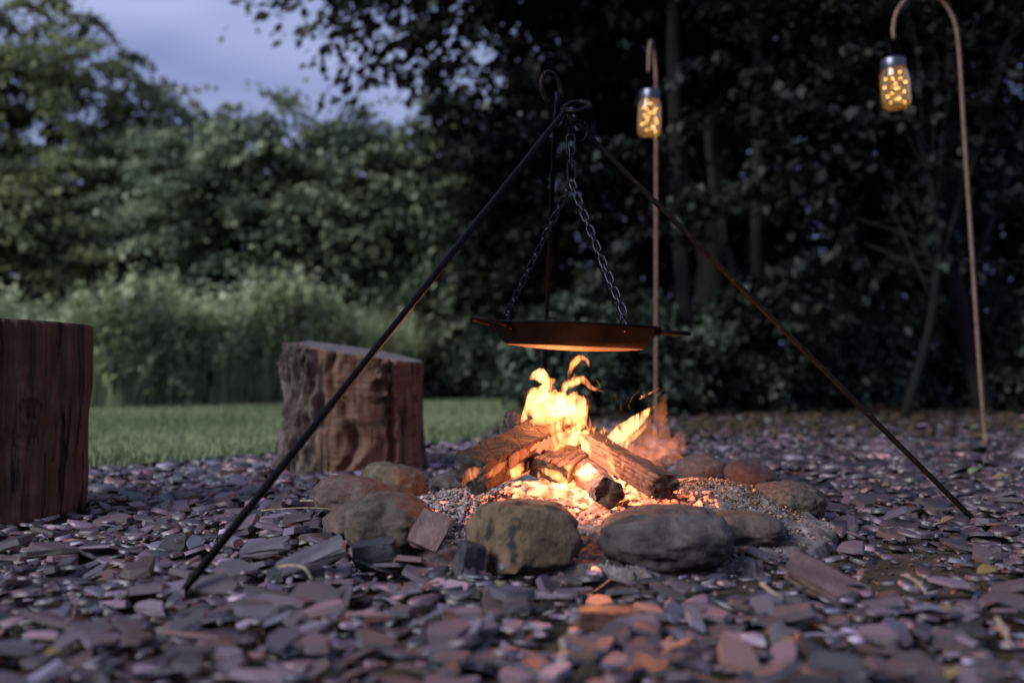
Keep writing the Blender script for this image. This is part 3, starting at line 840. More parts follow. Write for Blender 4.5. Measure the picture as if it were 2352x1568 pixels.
# thin licking tongues all over the burning wood
rf = random.Random(44)
for i in range(46):
    x = rf.uniform(720, 1260); y = 800 + 0.35 * abs(x - 1050) + rf.uniform(-60, 130)
    l = rf.uniform(90, 260) * (1.0 if 800 < x < 1180 else 0.7); w = rf.uniform(5, 17); c1, c2 = rf.uniform(-40, 40), rf.uniform(-50, 60)
    flame([(x, y, 2), (x + c1 * 0.4, y - l * 0.3, w), (x + c1, y - l * 0.6, w * 0.75), (x + c1 + c2 * 0.5, y - l * 0.85, w * 0.35), (x + c1 + c2, y - l, 0.8)], rf.uniform(1.92, 2.08), rf.choice(['edge', 'edge', 'wisp']), rf.uniform(0.4, 0.9), n=22, wob=0.3)
for i in range(16):
    x = rf.uniform(1290, 1560); y = 960 + (x - 1290) * 0.22 + rf.uniform(-20, 40)
    l = rf.uniform(70, 190); w = rf.uniform(4, 13); c1 = rf.uniform(20, 90)
    flame([(x, y, 2), (x + c1 * 0.3, y - l * 0.35, w), (x + c1 * 0.7, y - l * 0.7, w * 0.5), (x + c1 * 1.3, y - l, 0.8)], rf.uniform(1.95, 2.08), rf.choice(['edge', 'wisp', 'wisp']), rf.uniform(0.4, 0.9), n=18, wob=0.3)
for i in range(14):
    x = rf.uniform(820, 1500); y = rf.uniform(1150, 1380)
    l = rf.uniform(40, 110); w = rf.uniform(5, 14)
    flame([(x, y, 2), (x + rf.uniform(-10, 10), y - l * 0.4, w), (x + rf.uniform(-20, 25), y - l, 0.8)], rf.uniform(1.78, 1.86), 'wisp', 0.7, n=14, wob=0.3)
# sparks and thin threads of flame drifting right
for i in range(26):
    x = random.uniform(1380, 1790); y = random.uniform(560, 1080) + (x - 1400) * 0.1
    l = random.uniform(30, 110); a = random.uniform(-0.7, 0.7)
    flame([(x, y, 1.0), (x + l * 0.4 * math.sin(a), y - l * 0.5, 2.6), (x + l * math.sin(a + 0.3), y - l, 0.8)], random.uniform(2.0, 2.15), random.choice(['wisp', 'edge']), 0.8, n=10)
for i in range(10):
    x = random.uniform(1150, 1230); y = random.uniform(520, 800)
    flame([(x, y, 1.0), (x + 6, y - 25, 2.2), (x + 14, y - 60, 0.7)], 2.0, 'wisp', 0.8, n=10)
# soft orange wash of burning gas low on the right
for (x, y, w, h) in [(1560, 1000, 110, 200), (1660, 980, 115, 260), (1750, 930, 95, 280), (1480, 1000, 90, 160), (1820, 1020, 90, 220), (1620, 820, 80, 280), (1740, 720, 70, 260), (1880, 950, 70, 200), (1690, 1080, 110, 120)]:
    flame([(x, y + h * 0.5, 10), (x + 10, y + h * 0.2, w), (x + 30, y - h * 0.2, w * 0.7), (x + 60, y - h * 0.6, 6)], random.uniform(2.05, 2.2), 'faint', 0.8, n=26, wob=0.35)

for nm, px, py, Y, pw, rad in (('fire_light', 1300, 996, 2.02, 6.0, 0.04), ('fire_light', 1275, 915, 2.02, 3.0, 0.06), ('ember_light', 1330, 1075, 1.84, 3.0, 0.03), ('fire_light', 1480, 1030, 2.06, 2.8, 0.03)):
    ld = bpy.data.lights.new(nm, 'POINT'); ld.energy = pw; ld.color = (1.0, 0.29, 0.09); ld.shadow_soft_size = rad
    lo_ = bpy.data.objects.new(nm, ld); COL.objects.link(lo_); lo_.location = at(px, py, Y); lo_.parent = fire
    lo_.matrix_parent_inverse = world_of(fire).inverted()

# ================================================================== TRIPOD, CHAIN, PAN
A = at(1283, 262, 1.97)
tri = empty('cooking_tripod', (0.14, 1.98, 0), 'black iron cooking tripod with looped tops standing over the fire', 'tripod')
def ring_pts(c, u, v, r1, r2, n=28, a0=0, a1=2 * math.pi):
    return [c + u * (r1 * math.cos(a)) + v * (r2 * math.sin(a)) for a in np.linspace(a0, a1, n)]
def leg(foot, top, loop, rad, m):
    d = (top - foot).normalized()
    path = [foot + (top - foot) * t for t in np.linspace(0, 1, 30)] + loop
    V, F = tube_vf([list(p) for p in path], [rad * 0.55] + [rad] * (len(path) - 1), 12)
    return link('leg', mesh('leg', V, F), m, tri)
fl = gnd(400, 1382, -0.01); fr = gnd(2254, 1210, -0.01); fb = gnd(1240, 1092, -0.01)
topL = at(1296, 258, 1.955); topR = at(1312, 272, 1.985); topB = at(1276, 262, 2.0)
ux, uy, uz = Vector((1, 0, 0)), Vector((0, 1, 0)), Vector((0, 0, 1))
px_m = 1.97 / FPX
# left leg ends in the flat loop pointing right, right leg in the upright loop, back leg in a small hook
cL = at(1326, 246, 1.96)
loopL = ring_pts(cL, (ux + uz * 0.12).normalized(), (uy * 0.8 + uz * 0.55).normalized(), 28 * px_m, 0.026, 26, math.pi * 1.05, math.pi * 2.95)
cR = at(1266, 204, 1.985)
tu = (ux * 0.85 + uy * 0.5).normalized()
loopR = ring_pts(cR, tu, (uz - ux * 0.12).normalized(), 26 * px_m, 38 * px_m, 28, -math.pi * 0.35, math.pi * 1.4)
cB = at(1280, 236, 2.0)
loopB = ring_pts(cB, uy, uz, 0.018, 20 * px_m, 22, -math.pi * 0.5, math.pi * 1.3)
leg(fl, topL, loopL, 0.0060, M_iron)
leg(fr, topR, loopR, 0.0054, M_iron_rust)
leg(fb, topB, loopB, 0.0052, M_iron)

# pan
PAN_C = at(1321, 748, 1.97); PAN_TILT = R(2.4)
pan = empty('paella_pan', PAN_C, 'wide shallow black steel pan with loop handles hanging over the flames', 'pan')
MP = Matrix.Translation(PAN_C) @ Matrix.Rotation(PAN_TILT, 4, 'Y') @ Matrix.Rotation(R(1.0), 4, 'X')
rr, rb, dp = 194 * px_m, 158 * px_m, 48 * px_m
def pan_part(name, prof, m):
    V, F = lathe_vf(prof, 96)
    return link(name, mesh(name, [MP @ Vector(v) for v in V], F), m, pan)
pan_part('pan_wall', [(rb, -dp), (rb + 0.002, -dp + 0.001), (rb + 0.012, -dp * 0.72), (rr - 0.006, -0.008), (rr + 0.001, -0.002), (rr + 0.003, 0.0012), (rr + 0.001, 0.0036), (rr - 0.003, 0.003), (rr - 0.007, -0.004), (rb + 0.009, -dp * 0.72), (rb - 0.001, -dp + 0.004)], M_pan)
pan_part('pan_floor', [(rb - 0.001, -dp + 0.004), (rb * 0.6, -dp - 0.001), (0.0005, -dp - 0.004)], M_pan)
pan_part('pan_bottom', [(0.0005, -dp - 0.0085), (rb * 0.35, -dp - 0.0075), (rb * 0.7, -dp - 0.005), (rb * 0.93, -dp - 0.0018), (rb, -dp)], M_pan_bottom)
def handle(ang, length, width, rise):
    c = Vector((rr * math.cos(ang), rr * math.sin(ang), -0.006)); d = Vector((math.cos(ang), math.sin(ang), 0)); s = Vector((-d.y, d.x, 0))
    pts = []
    for a in np.linspace(-math.pi / 2, math.pi / 2, 20):
        k = max(0, math.cos(a)) ** 0.6
        pts.append(MP @ (c + d * (length * k - 0.004) + s * (width * math.sin(a)) + uz * (rise * k)))
    V, F = tube_vf([list(p) for p in pts], 0.0042, 10)
    h = link('handle', mesh('handle', V, F), M_pan, pan)
    for sgn_ in (-1, 1):
        q = MP @ (c + s * (width * sgn_) * 0.98 + uz * -0.004 - d * 0.006)
        V, F = ICO[2]
        V = [(q.x + v[0] * 0.006, q.y + v[1] * 0.006, q.z + v[2] * 0.005) for v in V]
        link('rivet', mesh('rivet', V, F), M_pan, h)
handle(R(182 + 24), 0.056, 0.038, 0.010)
handle(R(-6), 0.060, 0.040, -0.001)

# chain
chain = empty('pan_chain', at(1327, 300, 1.965), 'steel chain in three strands holding the pan below the tripod top', 'chain')
def link_mesh(Lk, Wk, wire, name='chain_link'):
    pts = []
    for a in np.linspace(0, 2 * math.pi, 24, endpoint=False):
        x, y = math.cos(a), math.sin(a)
        pts.append(((Lk / 2 - Wk / 2) * (1 if x > 0 else -1) * (min(1, abs(x) * 6)) + Wk / 2 * x, Wk / 2 * y, 0))
    V, F = tube_vf(pts, wire / 2, 8, closed=True)
    me = mesh(name, V, F); me.materials.append(M_chain); return me
ME_LINK = link_mesh(0.0255, 0.0125, 0.0036)
ME_BIG = link_mesh(0.043, 0.017, 0.0045)
def strand(P, Q, n, me, sag=0.0, tw0=0.4, flip=0):
    r = random.Random(int(P.x * 1e4) + n)
    pts = [P + (Q - P) * t - uz * sag * 4 * t * (1 - t) for t in np.linspace(0, 1, n + 1)]
    for i in range(n):
        a, b = pts[i], pts[i + 1]
        x = (b - a).normalized(); y = x.cross(Vector((0, 1, 0))).normalized(); z = x.cross(y)
        m = Matrix((x, y, z)).transposed().to_4x4()
        tw = tw0 + (math.pi / 2 if (i + flip) % 2 else 0) + r.uniform(-.2, .2)
        o = bpy.data.objects.new('chain_link', me); COL.objects.link(o); o.parent = chain
        o.matrix_parent_inverse = world_of(chain).inverted()
        o.matrix_basis = Matrix.Translation((a + b) / 2) @ m @ Matrix.Rotation(tw, 4, 'X')
J = at(1313, 414, 1.965)
strand(at(1311, 318, 1.965), J + uz * 0.006, 3, ME_BIG, tw0=0.5)
# hook holding the chain to the loops
cH = at(1329, 302, 1.965)
hk = ring_pts(cH, ux, uz, 21 * px_m, 24 * px_m, 24, R(70), R(415))
V, F = tube_vf([list(p) for p in hk], 0.0032, 9); link('top_hook', mesh('top_hook', V, F), M_iron, chain)
hk = [at(1296, 262, 1.965), at(1302, 280, 1.962), at(1312, 292, 1.96), at(1316, 300, 1.963)]
V, F = tube_vf(catmull([list(p) for p in hk], 12), 0.003, 9); link('top_hook', mesh('top_hook', V, F), M_iron, chain)
def rim(ang): return MP @ Vector((rr * math.cos(ang), rr * math.sin(ang), 0.003))
for ang, nL in ((R(144), 18), (R(-61), 18), (R(50), 18)):
    E = rim(ang) + uz * 0.020
    n_links = max(8, round((E - J).length / 0.0183))
    strand(J - uz * 0.002, E, n_links, ME_LINK, sag=0.004, flip=nL)
    d = Vector((math.cos(ang), math.sin(ang), 0))
    e0 = rim(ang)
    pts = [E + d * 0.003, E + uz * 0.004 - d * 0.003, E - d * 0.006 - uz * 0.006, e0 + d * 0.0 + uz * 0.007, e0 + d * 0.007 - uz * 0.001, e0 + d * 0.005 - uz * 0.010, e0 - d * 0.001 - uz * 0.013]
    V, F = tube_vf(catmull([list(p) for p in pts], 30), 0.0022, 8)
    link('rim_hook', mesh('rim_hook', V, F), M_chain, chain)

# ================================================================== LOG STUMPS
def stump(name, label, cx, cy, r0, ztop, topn, seed, bare, bark, flare=0.04, barkzone=None, rbark=0.016, cracks=(), knots=()):
    """topn(x,y)-> height of the sawn top"""
    root = empty(name, (cx, cy, 0), label, 'log stump', 'log stump seats')
    na, nz = 300, 90
    def radius(a, t, z):
        r = r0 * (1 + flare * (1 - t) ** 2) * (1 + 0.05 * math.sin(2 * a + seed) + 0.03 * math.sin(3 * a + seed * 2))
        r += 0.010 * fbm((math.cos(a) * 2 + seed, math.sin(a) * 2, z * 3), 3)
        g = fbm((math.cos(a) * 13 + seed, math.sin(a) * 13, z * 1.6), 3)
        r -= 0.006 * max(0, g - 0.16) ** 0.7 * 1.4                    # long drying cracks
        for (ca, amp, wd, dp_) in cracks:
            da = (a - ca - amp * fbm((z * 5, ca, seed), 3) + math.pi) % (2 * math.pi) - math.pi
            r -= dp_ * math.exp(-(da / wd) ** 2)
            r += dp_ * 0.4 * math.exp(-((abs(da) - wd * 2.6) / wd) ** 2)
        for (ka, kz, kr, kd) in knots:
            da = ((a - ka + math.pi) % (2 * math.pi) - math.pi) * r0
            q = math.hypot(da, z - kz) / kr
            r += kd * (math.exp(-(q - 1.3) ** 2 * 3) - 1.4 * math.exp(-q * q * 3)) + 0.0025 * math.sin(q * 7) * math.exp(-q * 0.5)
        r += 0.0016 * fbm((math.cos(a) * 40, math.sin(a) * 40, z * 5 + seed), 3)
        return r
    V, F = [], []
    for i in range(nz + 1):
        t = i / nz
        for k in range(na):
            a = 2 * math.pi * k / na
            zt = topn(r0 * math.cos(a), r0 * math.sin(a))
            z = -0.012 + (zt + 0.012) * t
            r = radius(a, t, z) - (0.004 if i == nz else 0)
            V.append((cx + r * math.cos(a), cy + r * math.sin(a), z))
    for i in range(nz):
        for k in range(na):
            l = (k + 1) % na
            F.append((i * na + k, i * na + l, (i + 1) * na + l, (i + 1) * na + k))
    link('wood', mesh('wood', V, F), bare, root)
    # sawn top
    V2, F2 = [], []
    nr = 12
    for i in range(nr + 1):
        for k in range(na):
            b = V[nz * na + k]; f = i / nr
            x, y = (b[0] - cx) * f, (b[1] - cy) * f
            V2.append((cx + x, cy + y, b[2] * f + topn(0, 0) * (1 - f) if i == nr else topn(x, y) + 0.002 * fbm((x * 30, y * 30, seed), 3)))
    for i in range(nr):
        for k in range(na):
            l = (k + 1) % na
            F2.append((i * na + k, i * na + l, (i + 1) * na + l, (i + 1) * na + k))
    link('sawn_top', mesh('sawn_top', V2, F2), M_sawn, root)
    if barkzone:
        a0, a1 = barkzone
        nb = 170
        Vb, Fb = [], []
        for i in range(nz + 1):
            t = i / nz
            for k in range(nb + 1):
                s = k / nb
                wav = 0.16 * fbm((t * 2.2, seed, 2.2), 3) * (1 if s > 0.5 else -1)
                a = a0 + (a1 - a0) * s + wav * (2 * abs(s - 0.5))
                zt = topn(r0 * math.cos(a), r0 * math.sin(a))
                z = -0.012 + (zt + 0.012) * t
                n1 = fbm((math.cos(a) * 9 + seed, math.sin(a) * 9 + 3, z * 6.5), 4)
                n2 = fbm((math.cos(a) * 22, math.sin(a) * 22 + seed, z * 16), 4)
                th = rbark * (0.75 + 1.5 * n1) + 0.010 * n2
                th = max(th, 0.0025)
                edge = min(1, min(s, 1 - s) / 0.03)
                r = radius(a, t, z) * (1) + (th if 0.005 < s < 0.995 else -0.012) * edge - (0.003 if i == nz else 0)
                Vb.append((cx + r * math.cos(a), cy + r * math.sin(a), z - (0.004 if i == nz else 0)))
        w = nb + 1
        for i in range(nz):
            for k in range(nb):
                Fb.append((i * w + k, i * w + k + 1, (i + 1) * w + k + 1, (i + 1) * w + k))
        o0 = len(Vb)
        for k in range(w):           # closing lip on top of the bark
            b = Vb[nz * w + k]
            Vb.append((cx + (b[0] - cx) * 0.9, cy + (b[1] - cy) * 0.9, b[2] - 0.004))
        for k in range(nb): Fb.append((nz * w + k, nz * w + k + 1, o0 + k + 1, o0 + k))
        link('bark', mesh('bark', Vb, Fb), bark, root)
    return root
M_sawn = surf('sawn_wood_top', [(0.3, (0.06, 0.05, 0.052)), (0.55, (0.11, 0.095, 0.10)), (0.75, (0.17, 0.15, 0.155))], 30, 0.85, 0.4, 90, 0.003)
def wood_mat(name, c0, c1, c2, vs):
    def b(nt, o):
        p = N(nt, 'ShaderNodeBsdfPrincipled', Roughness=0.8); p.inputs['Specular IOR Level'].default_value = 0.25
        n1 = noise_node(nt, 9, 7, 0.65, vs)
        n2 = noise_node(nt, 3.2, 5, 0.6, (1, 1, 1.6), dist=1.0)
        mx = N(nt, 'ShaderNodeMixRGB'); mx.inputs[0].default_value = 0.5
        nt.links.new(n1.outputs[0], mx.inputs[1]); nt.links.new(n2.outputs[0], mx.inputs[2])
        r = ramp(nt, mx.outputs[0], [(0.36, c0), (0.5, c1), (0.64, c2)])
        nc = noise_node(nt, 7, 4, 0.5, (5.5, 5.5, 0.42), dist=0.4)
        cr = ramp(nt, nc.outputs[0], [(0.36, (0.10, 0.10, 0.10)), (0.43, (1, 1, 1))])
        mu = N(nt, 'ShaderNodeMixRGB', blend_type='MULTIPLY'); mu.inputs[0].default_value = 1
        nt.links.new(r.outputs[0], mu.inputs[1]); nt.links.new(cr.outputs[0], mu.inputs[2]); nt.links.new(mu.outputs[0], p.inputs['Base Color'])
        ad = N(nt, 'ShaderNodeMath', operation='MULTIPLY'); nt.links.new(n1.outputs[0], ad.inputs[0]); nt.links.new(cr.outputs[0], ad.inputs[1])
        bp = N(nt, 'ShaderNodeBump', Strength=0.9, Distance=0.010); nt.links.new(ad.outputs[0], bp.inputs['Height'])
        nt.links.new(bp.outputs[0], p.inputs['Normal']); nt.links.new(p.outputs[0], o.inputs['Surface'])
    return mat(name, b)
M_bare1 = wood_mat('bare_stump_wood', (0.022, 0.012, 0.008), (0.085, 0.045, 0.032), (0.13, 0.078, 0.058), (1.2, 1.2, 5.0))
M_bare2 = wood_mat('dark_stump_wood', (0.012, 0.008, 0.006), (0.055, 0.033, 0.023), (0.11, 0.068, 0.049), (7, 7, 0.55))
M_bark = surf('stump_bark', [(0.32, (0.012, 0.009, 0.008)), (0.52, (0.06, 0.048, 0.042)), (0.75, (0.17, 0.14, 0.13))], 22, 0.95, 0.9, 60, 0.008, stretch=(1, 1, 0.45))
s1x = (at(664, 1000, 3.06).x + at(982, 1000, 3.06).x) / 2
zl, zr = at(662, 778, 3.06).z, at(980, 828, 3.06).z
stump('log_stump', 'sawn log stump with rough bark on its left and a slanted top, beyond the ring', s1x, 3.08, 0.197, 0.4,
      lambda x, y: (zl + zr) / 2 + (zr - zl) / 0.42 * x + 0.055 * y - 0.004, 4, M_bare1, M_bark, flare=0.07, barkzone=(R(115), R(246)), rbark=0.034, cracks=((R(304), 0.35, 0.035, 0.022), (R(262), 0.5, 0.05, 0.016), (R(335), 0.3, 0.03, 0.010)), knots=((R(295), 0.25, 0.022, 0.012), (R(275), 0.10, 0.045, 0.012)))
zt2 = at(100, 731, 1.95).z
x_r = at(200, 735, 2.10).x
stump('log_stump', 'tall dark reddish log stump cut off by the left edge of the picture', x_r - 0.235, 2.10, 0.232, 0.4,
      lambda x, y: zt2 - 0.035 * (x - 0.1) + 0.0 * y, 9, M_bare2, M_bark, flare=-0.08, cracks=tuple((R(d), 0.10, 0.011, 0.006) for d in (268, 277, 288, 301, 309, 322, 336, 343)), knots=((R(322), 0.22, 0.024, 0.004),))

# ================================================================== HOOK POLES WITH JAR LANTERNS
def glass_mat():
    def b(nt, o):
        g = N(nt, 'ShaderNodeBsdfGlass', Roughness=0.02, IOR=1.45); g.inputs[0].default_value = (1.0, 0.98, 0.94, 1)
        t = N(nt, 'ShaderNodeBsdfTranslucent'); t.inputs[0].default_value = (1.0, 0.72, 0.34, 1)
        m = N(nt, 'ShaderNodeMixShader'); m.inputs[0].default_value = 0.035
        nt.links.new(g.outputs[0], m.inputs[1]); nt.links.new(t.outputs[0], m.inputs[2]); nt.links.new(m.outputs[0], o.inputs['Surface'])
    return mat('jar_glass', b)
M_glass = glass_mat()
M_lid = surf('jar_lid_metal', [(0.3, (0.05, 0.055, 0.07)), (0.7, (0.12, 0.125, 0.16))], 30, 0.35, 0.1, 100, 0.001, metal=0.9)
M_copper = surf('copper_wire', [(0.3, (0.5, 0.26, 0.08)), (0.7, (0.8, 0.45, 0.16))], 60, 0.35, 0, metal=0.9)
def bulb_mat():
    def b(nt, o):
        e = N(nt, 'ShaderNodeEmission'); e.inputs[0].default_value = (1.0, 0.60, 0.16, 1); e.inputs[1].default_value = 200
        nt.links.new(e.outputs[0], o.inputs['Surface'])
    return mat('fairy_bulb', b)
M_bulb = bulb_mat()
_V, _F = ICO[1]
ME_BULB = mesh('fairy_bulb', _V * 0.0023, _F); ME_BULB.materials.append(M_bulb)
def jar(label, cx, ytop, ybot, w, Y, lean, seed, hook_end):
    r = random.Random(seed)
    s = Y / FPX
    Hj, Wj = (ybot - ytop) * s, w * s / 2
    base = at(cx, ybot, Y)
    root = empty('jar_lantern', base, label, 'lantern', 'jar lanterns hung on the hook poles')
    MJ = Matrix.Translation(at(cx, ytop, Y)) @ Matrix.Rotation(lean, 4, 'Y') @ Matrix.Translation((0, 0, -Hj))
    body_h = Hj * 0.86
    t = 0.0032
    prof = [(0.0004, 0.004), (Wj * 0.7, 0.002), (Wj * 0.9, 0.008), (Wj, 0.022), (Wj, body_h * 0.72), (Wj * 0.95, body_h * 0.84), (Wj * 0.82, body_h * 0.92), (Wj * 0.80, body_h),
            (Wj * 0.80 - t, body_h), (Wj * 0.82 - t, body_h * 0.92), (Wj * 0.95 - t, body_h * 0.83), (Wj - t, body_h * 0.72), (Wj - t, 0.026), (Wj * 0.88 - t, 0.014), (Wj * 0.5, 0.010), (0.0004, 0.010)]
    V, F = lathe_vf(prof, 40)
    link('jar_glass', mesh('jar_glass', [MJ @ Vector(v) for v in V], F), M_glass, root)
    V, F = lathe_vf([(Wj * 0.8 + 0.001, body_h * 0.93), (Wj * 0.86, body_h * 0.93), (Wj * 0.87, body_h * 0.95), (Wj * 0.87, Hj * 0.985), (Wj * 0.84, Hj), (0.0005, Hj + 0.001)], 40)
    link('lid', mesh('lid', [MJ @ Vector(v) for v in V], F), M_lid, root)
    # copper string of fairy lights coiled inside
    pts = []
    for i in range(46):
        a = i * 1.35 + r.uniform(-.4, .4); q = r.uniform(0.15, 0.78) * (Wj - 0.006)
        pts.append(MJ @ Vector((q * math.cos(a), q * math.sin(a), 0.016 + (body_h * 0.80) * (i / 45) ** 1.15 + r.uniform(-.006, .006))))
    C = catmull([list(p) for p in pts], 220)
    V, F = tube_vf(C, 0.0004, 5); wire = link('light_string', mesh('light_string', V, F), M_copper, root)
    for i in range(0, 46, 3):
        o = bpy.data.objects.new('fairy_bulb', ME_BULB); COL.objects.link(o); o.parent = wire
        o.matrix_parent_inverse = world_of(wire).inverted() if wire.parent is None else Matrix()
        o.matrix_parent_inverse = (world_of(root) @ wire.matrix_parent_inverse).inverted()
        q = r.uniform(0.35, 0.9) * (Wj - 0.007); a = i * 0.8 + r.uniform(-0.5, 0.5)
        o.location = MJ @ Vector((q * math.cos(a), q * math.sin(a), 0.014 + body_h * 0.72 * (i / 45) ** 0.95))
    # wire bail up to the hook
    topc = MJ @ Vector((0, 0, Hj))
    a_, b_ = MJ @ Vector((-Wj * 0.88, 0, Hj * 0.94)), MJ @ Vector((Wj * 0.88, 0, Hj * 0.94))
    path = catmull([list(a_), list(a_ + (topc - a_) * 0.25 + uz * 0.03), list(hook_end), list(b_ + (topc - b_) * 0.25 + uz * 0.03), list(b_)], 40)
    V, F = tube_vf(path, 0.0011, 6); link('wire_handle', mesh('wire_handle', V, F), M_iron, root)
    return root
def hook_pole(label, pts, rad):
    C = catmull([list(p) for p in pts], 90)
    root = empty('hook_pole', pts[0], label, 'hook pole', 'shepherd hook poles at the edge of the trees')
    V, F = tube_vf(C, [rad] * 88 + [rad * 0.8, rad * 0.4], 12); link('bent_rod', mesh('bent_rod', V, F), M_pole, root)
    f = Vector(C[0])
    V, F = lathe_vf([(rad * 1.02, 0.0), (rad * 1.5, 0.0), (rad * 1.5, 0.05), (rad * 1.02, 0.052)], 14)
    link('ground_sleeve', mesh('ground_sleeve', [(f.x + v[0], f.y + v[1], f.z + v[2]) for v in V], F), M_pole, root)
bL = gnd(1506, 1006); YL = bL.y
hook_pole('slim hook pole rising behind the fire beside the pan', [bL, at(1507, 700, YL), at(1507, 400, YL), at(1507, 200, YL), at(1503, 128, YL), at(1499, 100, YL - 0.05), at(1494, 97, YL - 0.12), at(1491, 118, YL - 0.17), at(1490, 168, YL - 0.18)], 0.0074)
jar('glass jar full of fairy lights hanging in front of the middle pole', 1494, 209, 315, 53, YL - 0.18, R(2), 5, at(1491, 172, YL - 0.18))
bR = gnd(2264, 1028); YR = bR.y
hook_pole('tall crook shaped pole standing at the right', [bR, at(2247, 800, YR), at(2230, 540, YR), at(2213, 280, YR), at(2203, 120, YR), at(2192, 50, YR), at(2165, 5, YR), at(2125, -14, YR - 0.02), at(2085, -4, YR - 0.03), at(2060, 28, YR - 0.03), at(2052, 62, YR - 0.03), at(2053, 92, YR - 0.03)], 0.0072)
jar('glass jar full of fairy lights hanging from the crook pole at right', 2050, 137, 252, 63, YR - 0.03, R(-5), 8, at(2052, 94, YR - 0.03))

# ================================================================== VEGETATION
def leaf_mat(name, c0, c1, c2, trans=0.35, rough=0.55):
    def b(nt, o):
        a = N(nt, 'ShaderNodeAttribute', attribute_name='tint')
        r = ramp(nt, a.outputs['Fac'], [(0.0, c0), (0.5, c1), (1.0, c2)])
        d = N(nt, 'ShaderNodeBsdfPrincipled', Roughness=rough); d.inputs['Specular IOR Level'].default_value = 0.35
        t = N(nt, 'ShaderNodeBsdfTranslucent')
        nt.links.new(r.outputs[0], d.inputs['Base Color']); nt.links.new(r.outputs[0], t.inputs[0])
        m = N(nt, 'ShaderNodeMixShader'); m.inputs[0].default_value = trans
        nt.links.new(d.outputs[0], m.inputs[1]); nt.links.new(t.outputs[0], m.inputs[2]); nt.links.new(m.outputs[0], o.inputs['Surface'])
    return mat(name, b)
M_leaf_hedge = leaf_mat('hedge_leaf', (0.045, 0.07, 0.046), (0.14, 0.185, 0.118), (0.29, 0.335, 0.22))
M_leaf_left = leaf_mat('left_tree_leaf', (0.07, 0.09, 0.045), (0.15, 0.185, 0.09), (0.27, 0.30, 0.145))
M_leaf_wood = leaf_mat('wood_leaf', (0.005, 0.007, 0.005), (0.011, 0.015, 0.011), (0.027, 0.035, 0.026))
M_leaf_bush = leaf_mat('bush_leaf', (0.014, 0.022, 0.016), (0.038, 0.054, 0.038), (0.12, 0.15, 0.11))
M_grassblade = leaf_mat('grass_blade', (0.22, 0.27, 0.14), (0.38, 0.44, 0.26), (0.58, 0.61, 0.45), trans=0.45)
M_lawnblade = leaf_mat('lawn_blade', (0.10, 0.135, 0.066), (0.18, 0.225, 0.12), (0.30, 0.33, 0.20), trans=0.3)
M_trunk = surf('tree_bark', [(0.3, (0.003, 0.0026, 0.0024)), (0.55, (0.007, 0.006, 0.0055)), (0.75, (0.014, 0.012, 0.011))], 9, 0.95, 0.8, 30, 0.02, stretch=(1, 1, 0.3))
M_trunk_pale = surf('pale_tree_bark', [(0.3, (0.012, 0.012, 0.011)), (0.55, (0.022, 0.021, 0.02)), (0.75, (0.04, 0.038, 0.036))], 9, 0.95, 0.6, 30, 0.01, stretch=(1, 1, 0.3))

def leaves_mesh(name, centres, axes, spread, per, size, droop, g):
    """leaf clumps: centres (m,3), axes (m,3) long direction of each spray, spread (len, wid, thick), per leaves each"""
    m = len(centres); n = m * per
    c = np.repeat(centres, per, 0); ax = np.repeat(axes, per, 0)
    side = np.cross(ax, np.array([0, 0, 1.0])); side /= np.linalg.norm(side, axis=1)[:, None] + 1e-9
    up = np.cross(side, ax)
    sc = np.repeat(g.uniform(0.6, 1.4, m), per)
    u = g.normal(0, 0.5, n); v = g.normal(0, 0.45, n) ; w = g.normal(0, 0.5, n)
    p = c + ax * (u * spread[0] * sc)[:, None] + side * (v * spread[1] * sc)[:, None] + up * (w * spread[2])[:, None]
    p[:, 2] -= droop * np.abs(u) * spread[0]
    # leaf orientation: mostly lying with the spray, jittered
    d = ax * 0.6 + side * np.sign(v)[:, None] * 0.6 + g.normal(0, 0.45, (n, 3)); d[:, 2] -= 0.25
    d /= np.linalg.norm(d, axis=1)[:, None]
    nr = np.array([0, 0, 1.0]) + g.normal(0, 0.36, (n, 3))
    s = np.cross(d, nr); s /= np.linalg.norm(s, axis=1)[:, None] + 1e-9
    k = np.cross(s, d)
    L = size * g.uniform(0.6, 1.35, n)[:, None]; W = L * 0.30
    V = np.stack([p - d * L * 0.5, p + s * W + k * L * 0.06, p + d * L * 0.5 - k * L * 0.08, p - s * W + k * L * 0.06], 1).reshape(-1, 3)
    t = np.clip(np.repeat(g.uniform(0.0, 0.95, m), per) + g.normal(0, 0.16, n), 0, 1)
    return mesh_np(name, V, np.arange(n * 4), np.full(n, 4), np.repeat(t, 4)[:, None] * np.ones((1, 3)))
def clumps_in(g, m, cen, rad, zmin, shell=0.55, zpow=1.0):
    q = g.normal(0, 1, (m, 3)); q /= np.linalg.norm(q, axis=1)[:, None]
    r = (shell + (1 - shell) * g.random(m)) ** 0.7
    r *= 1 + 0.18 * np.sin(q[:, 0] * 5 + cen[0]) * np.cos(q[:, 2] * 6 + cen[1]) + 0.05 * g.normal(0, 1, m)
    p = np.array(cen) + q * r[:, None] * np.array(rad)
    p[:, 2] = np.maximum(p[:, 2], zmin + g.uniform(0, .3, m))
    out = q.copy(); out[:, 2] = out[:, 2] * 0.3 - 0.25
    out += g.normal(0, 0.35, (m, 3)); out /= np.linalg.norm(out, axis=1)[:, None]
    return p, out
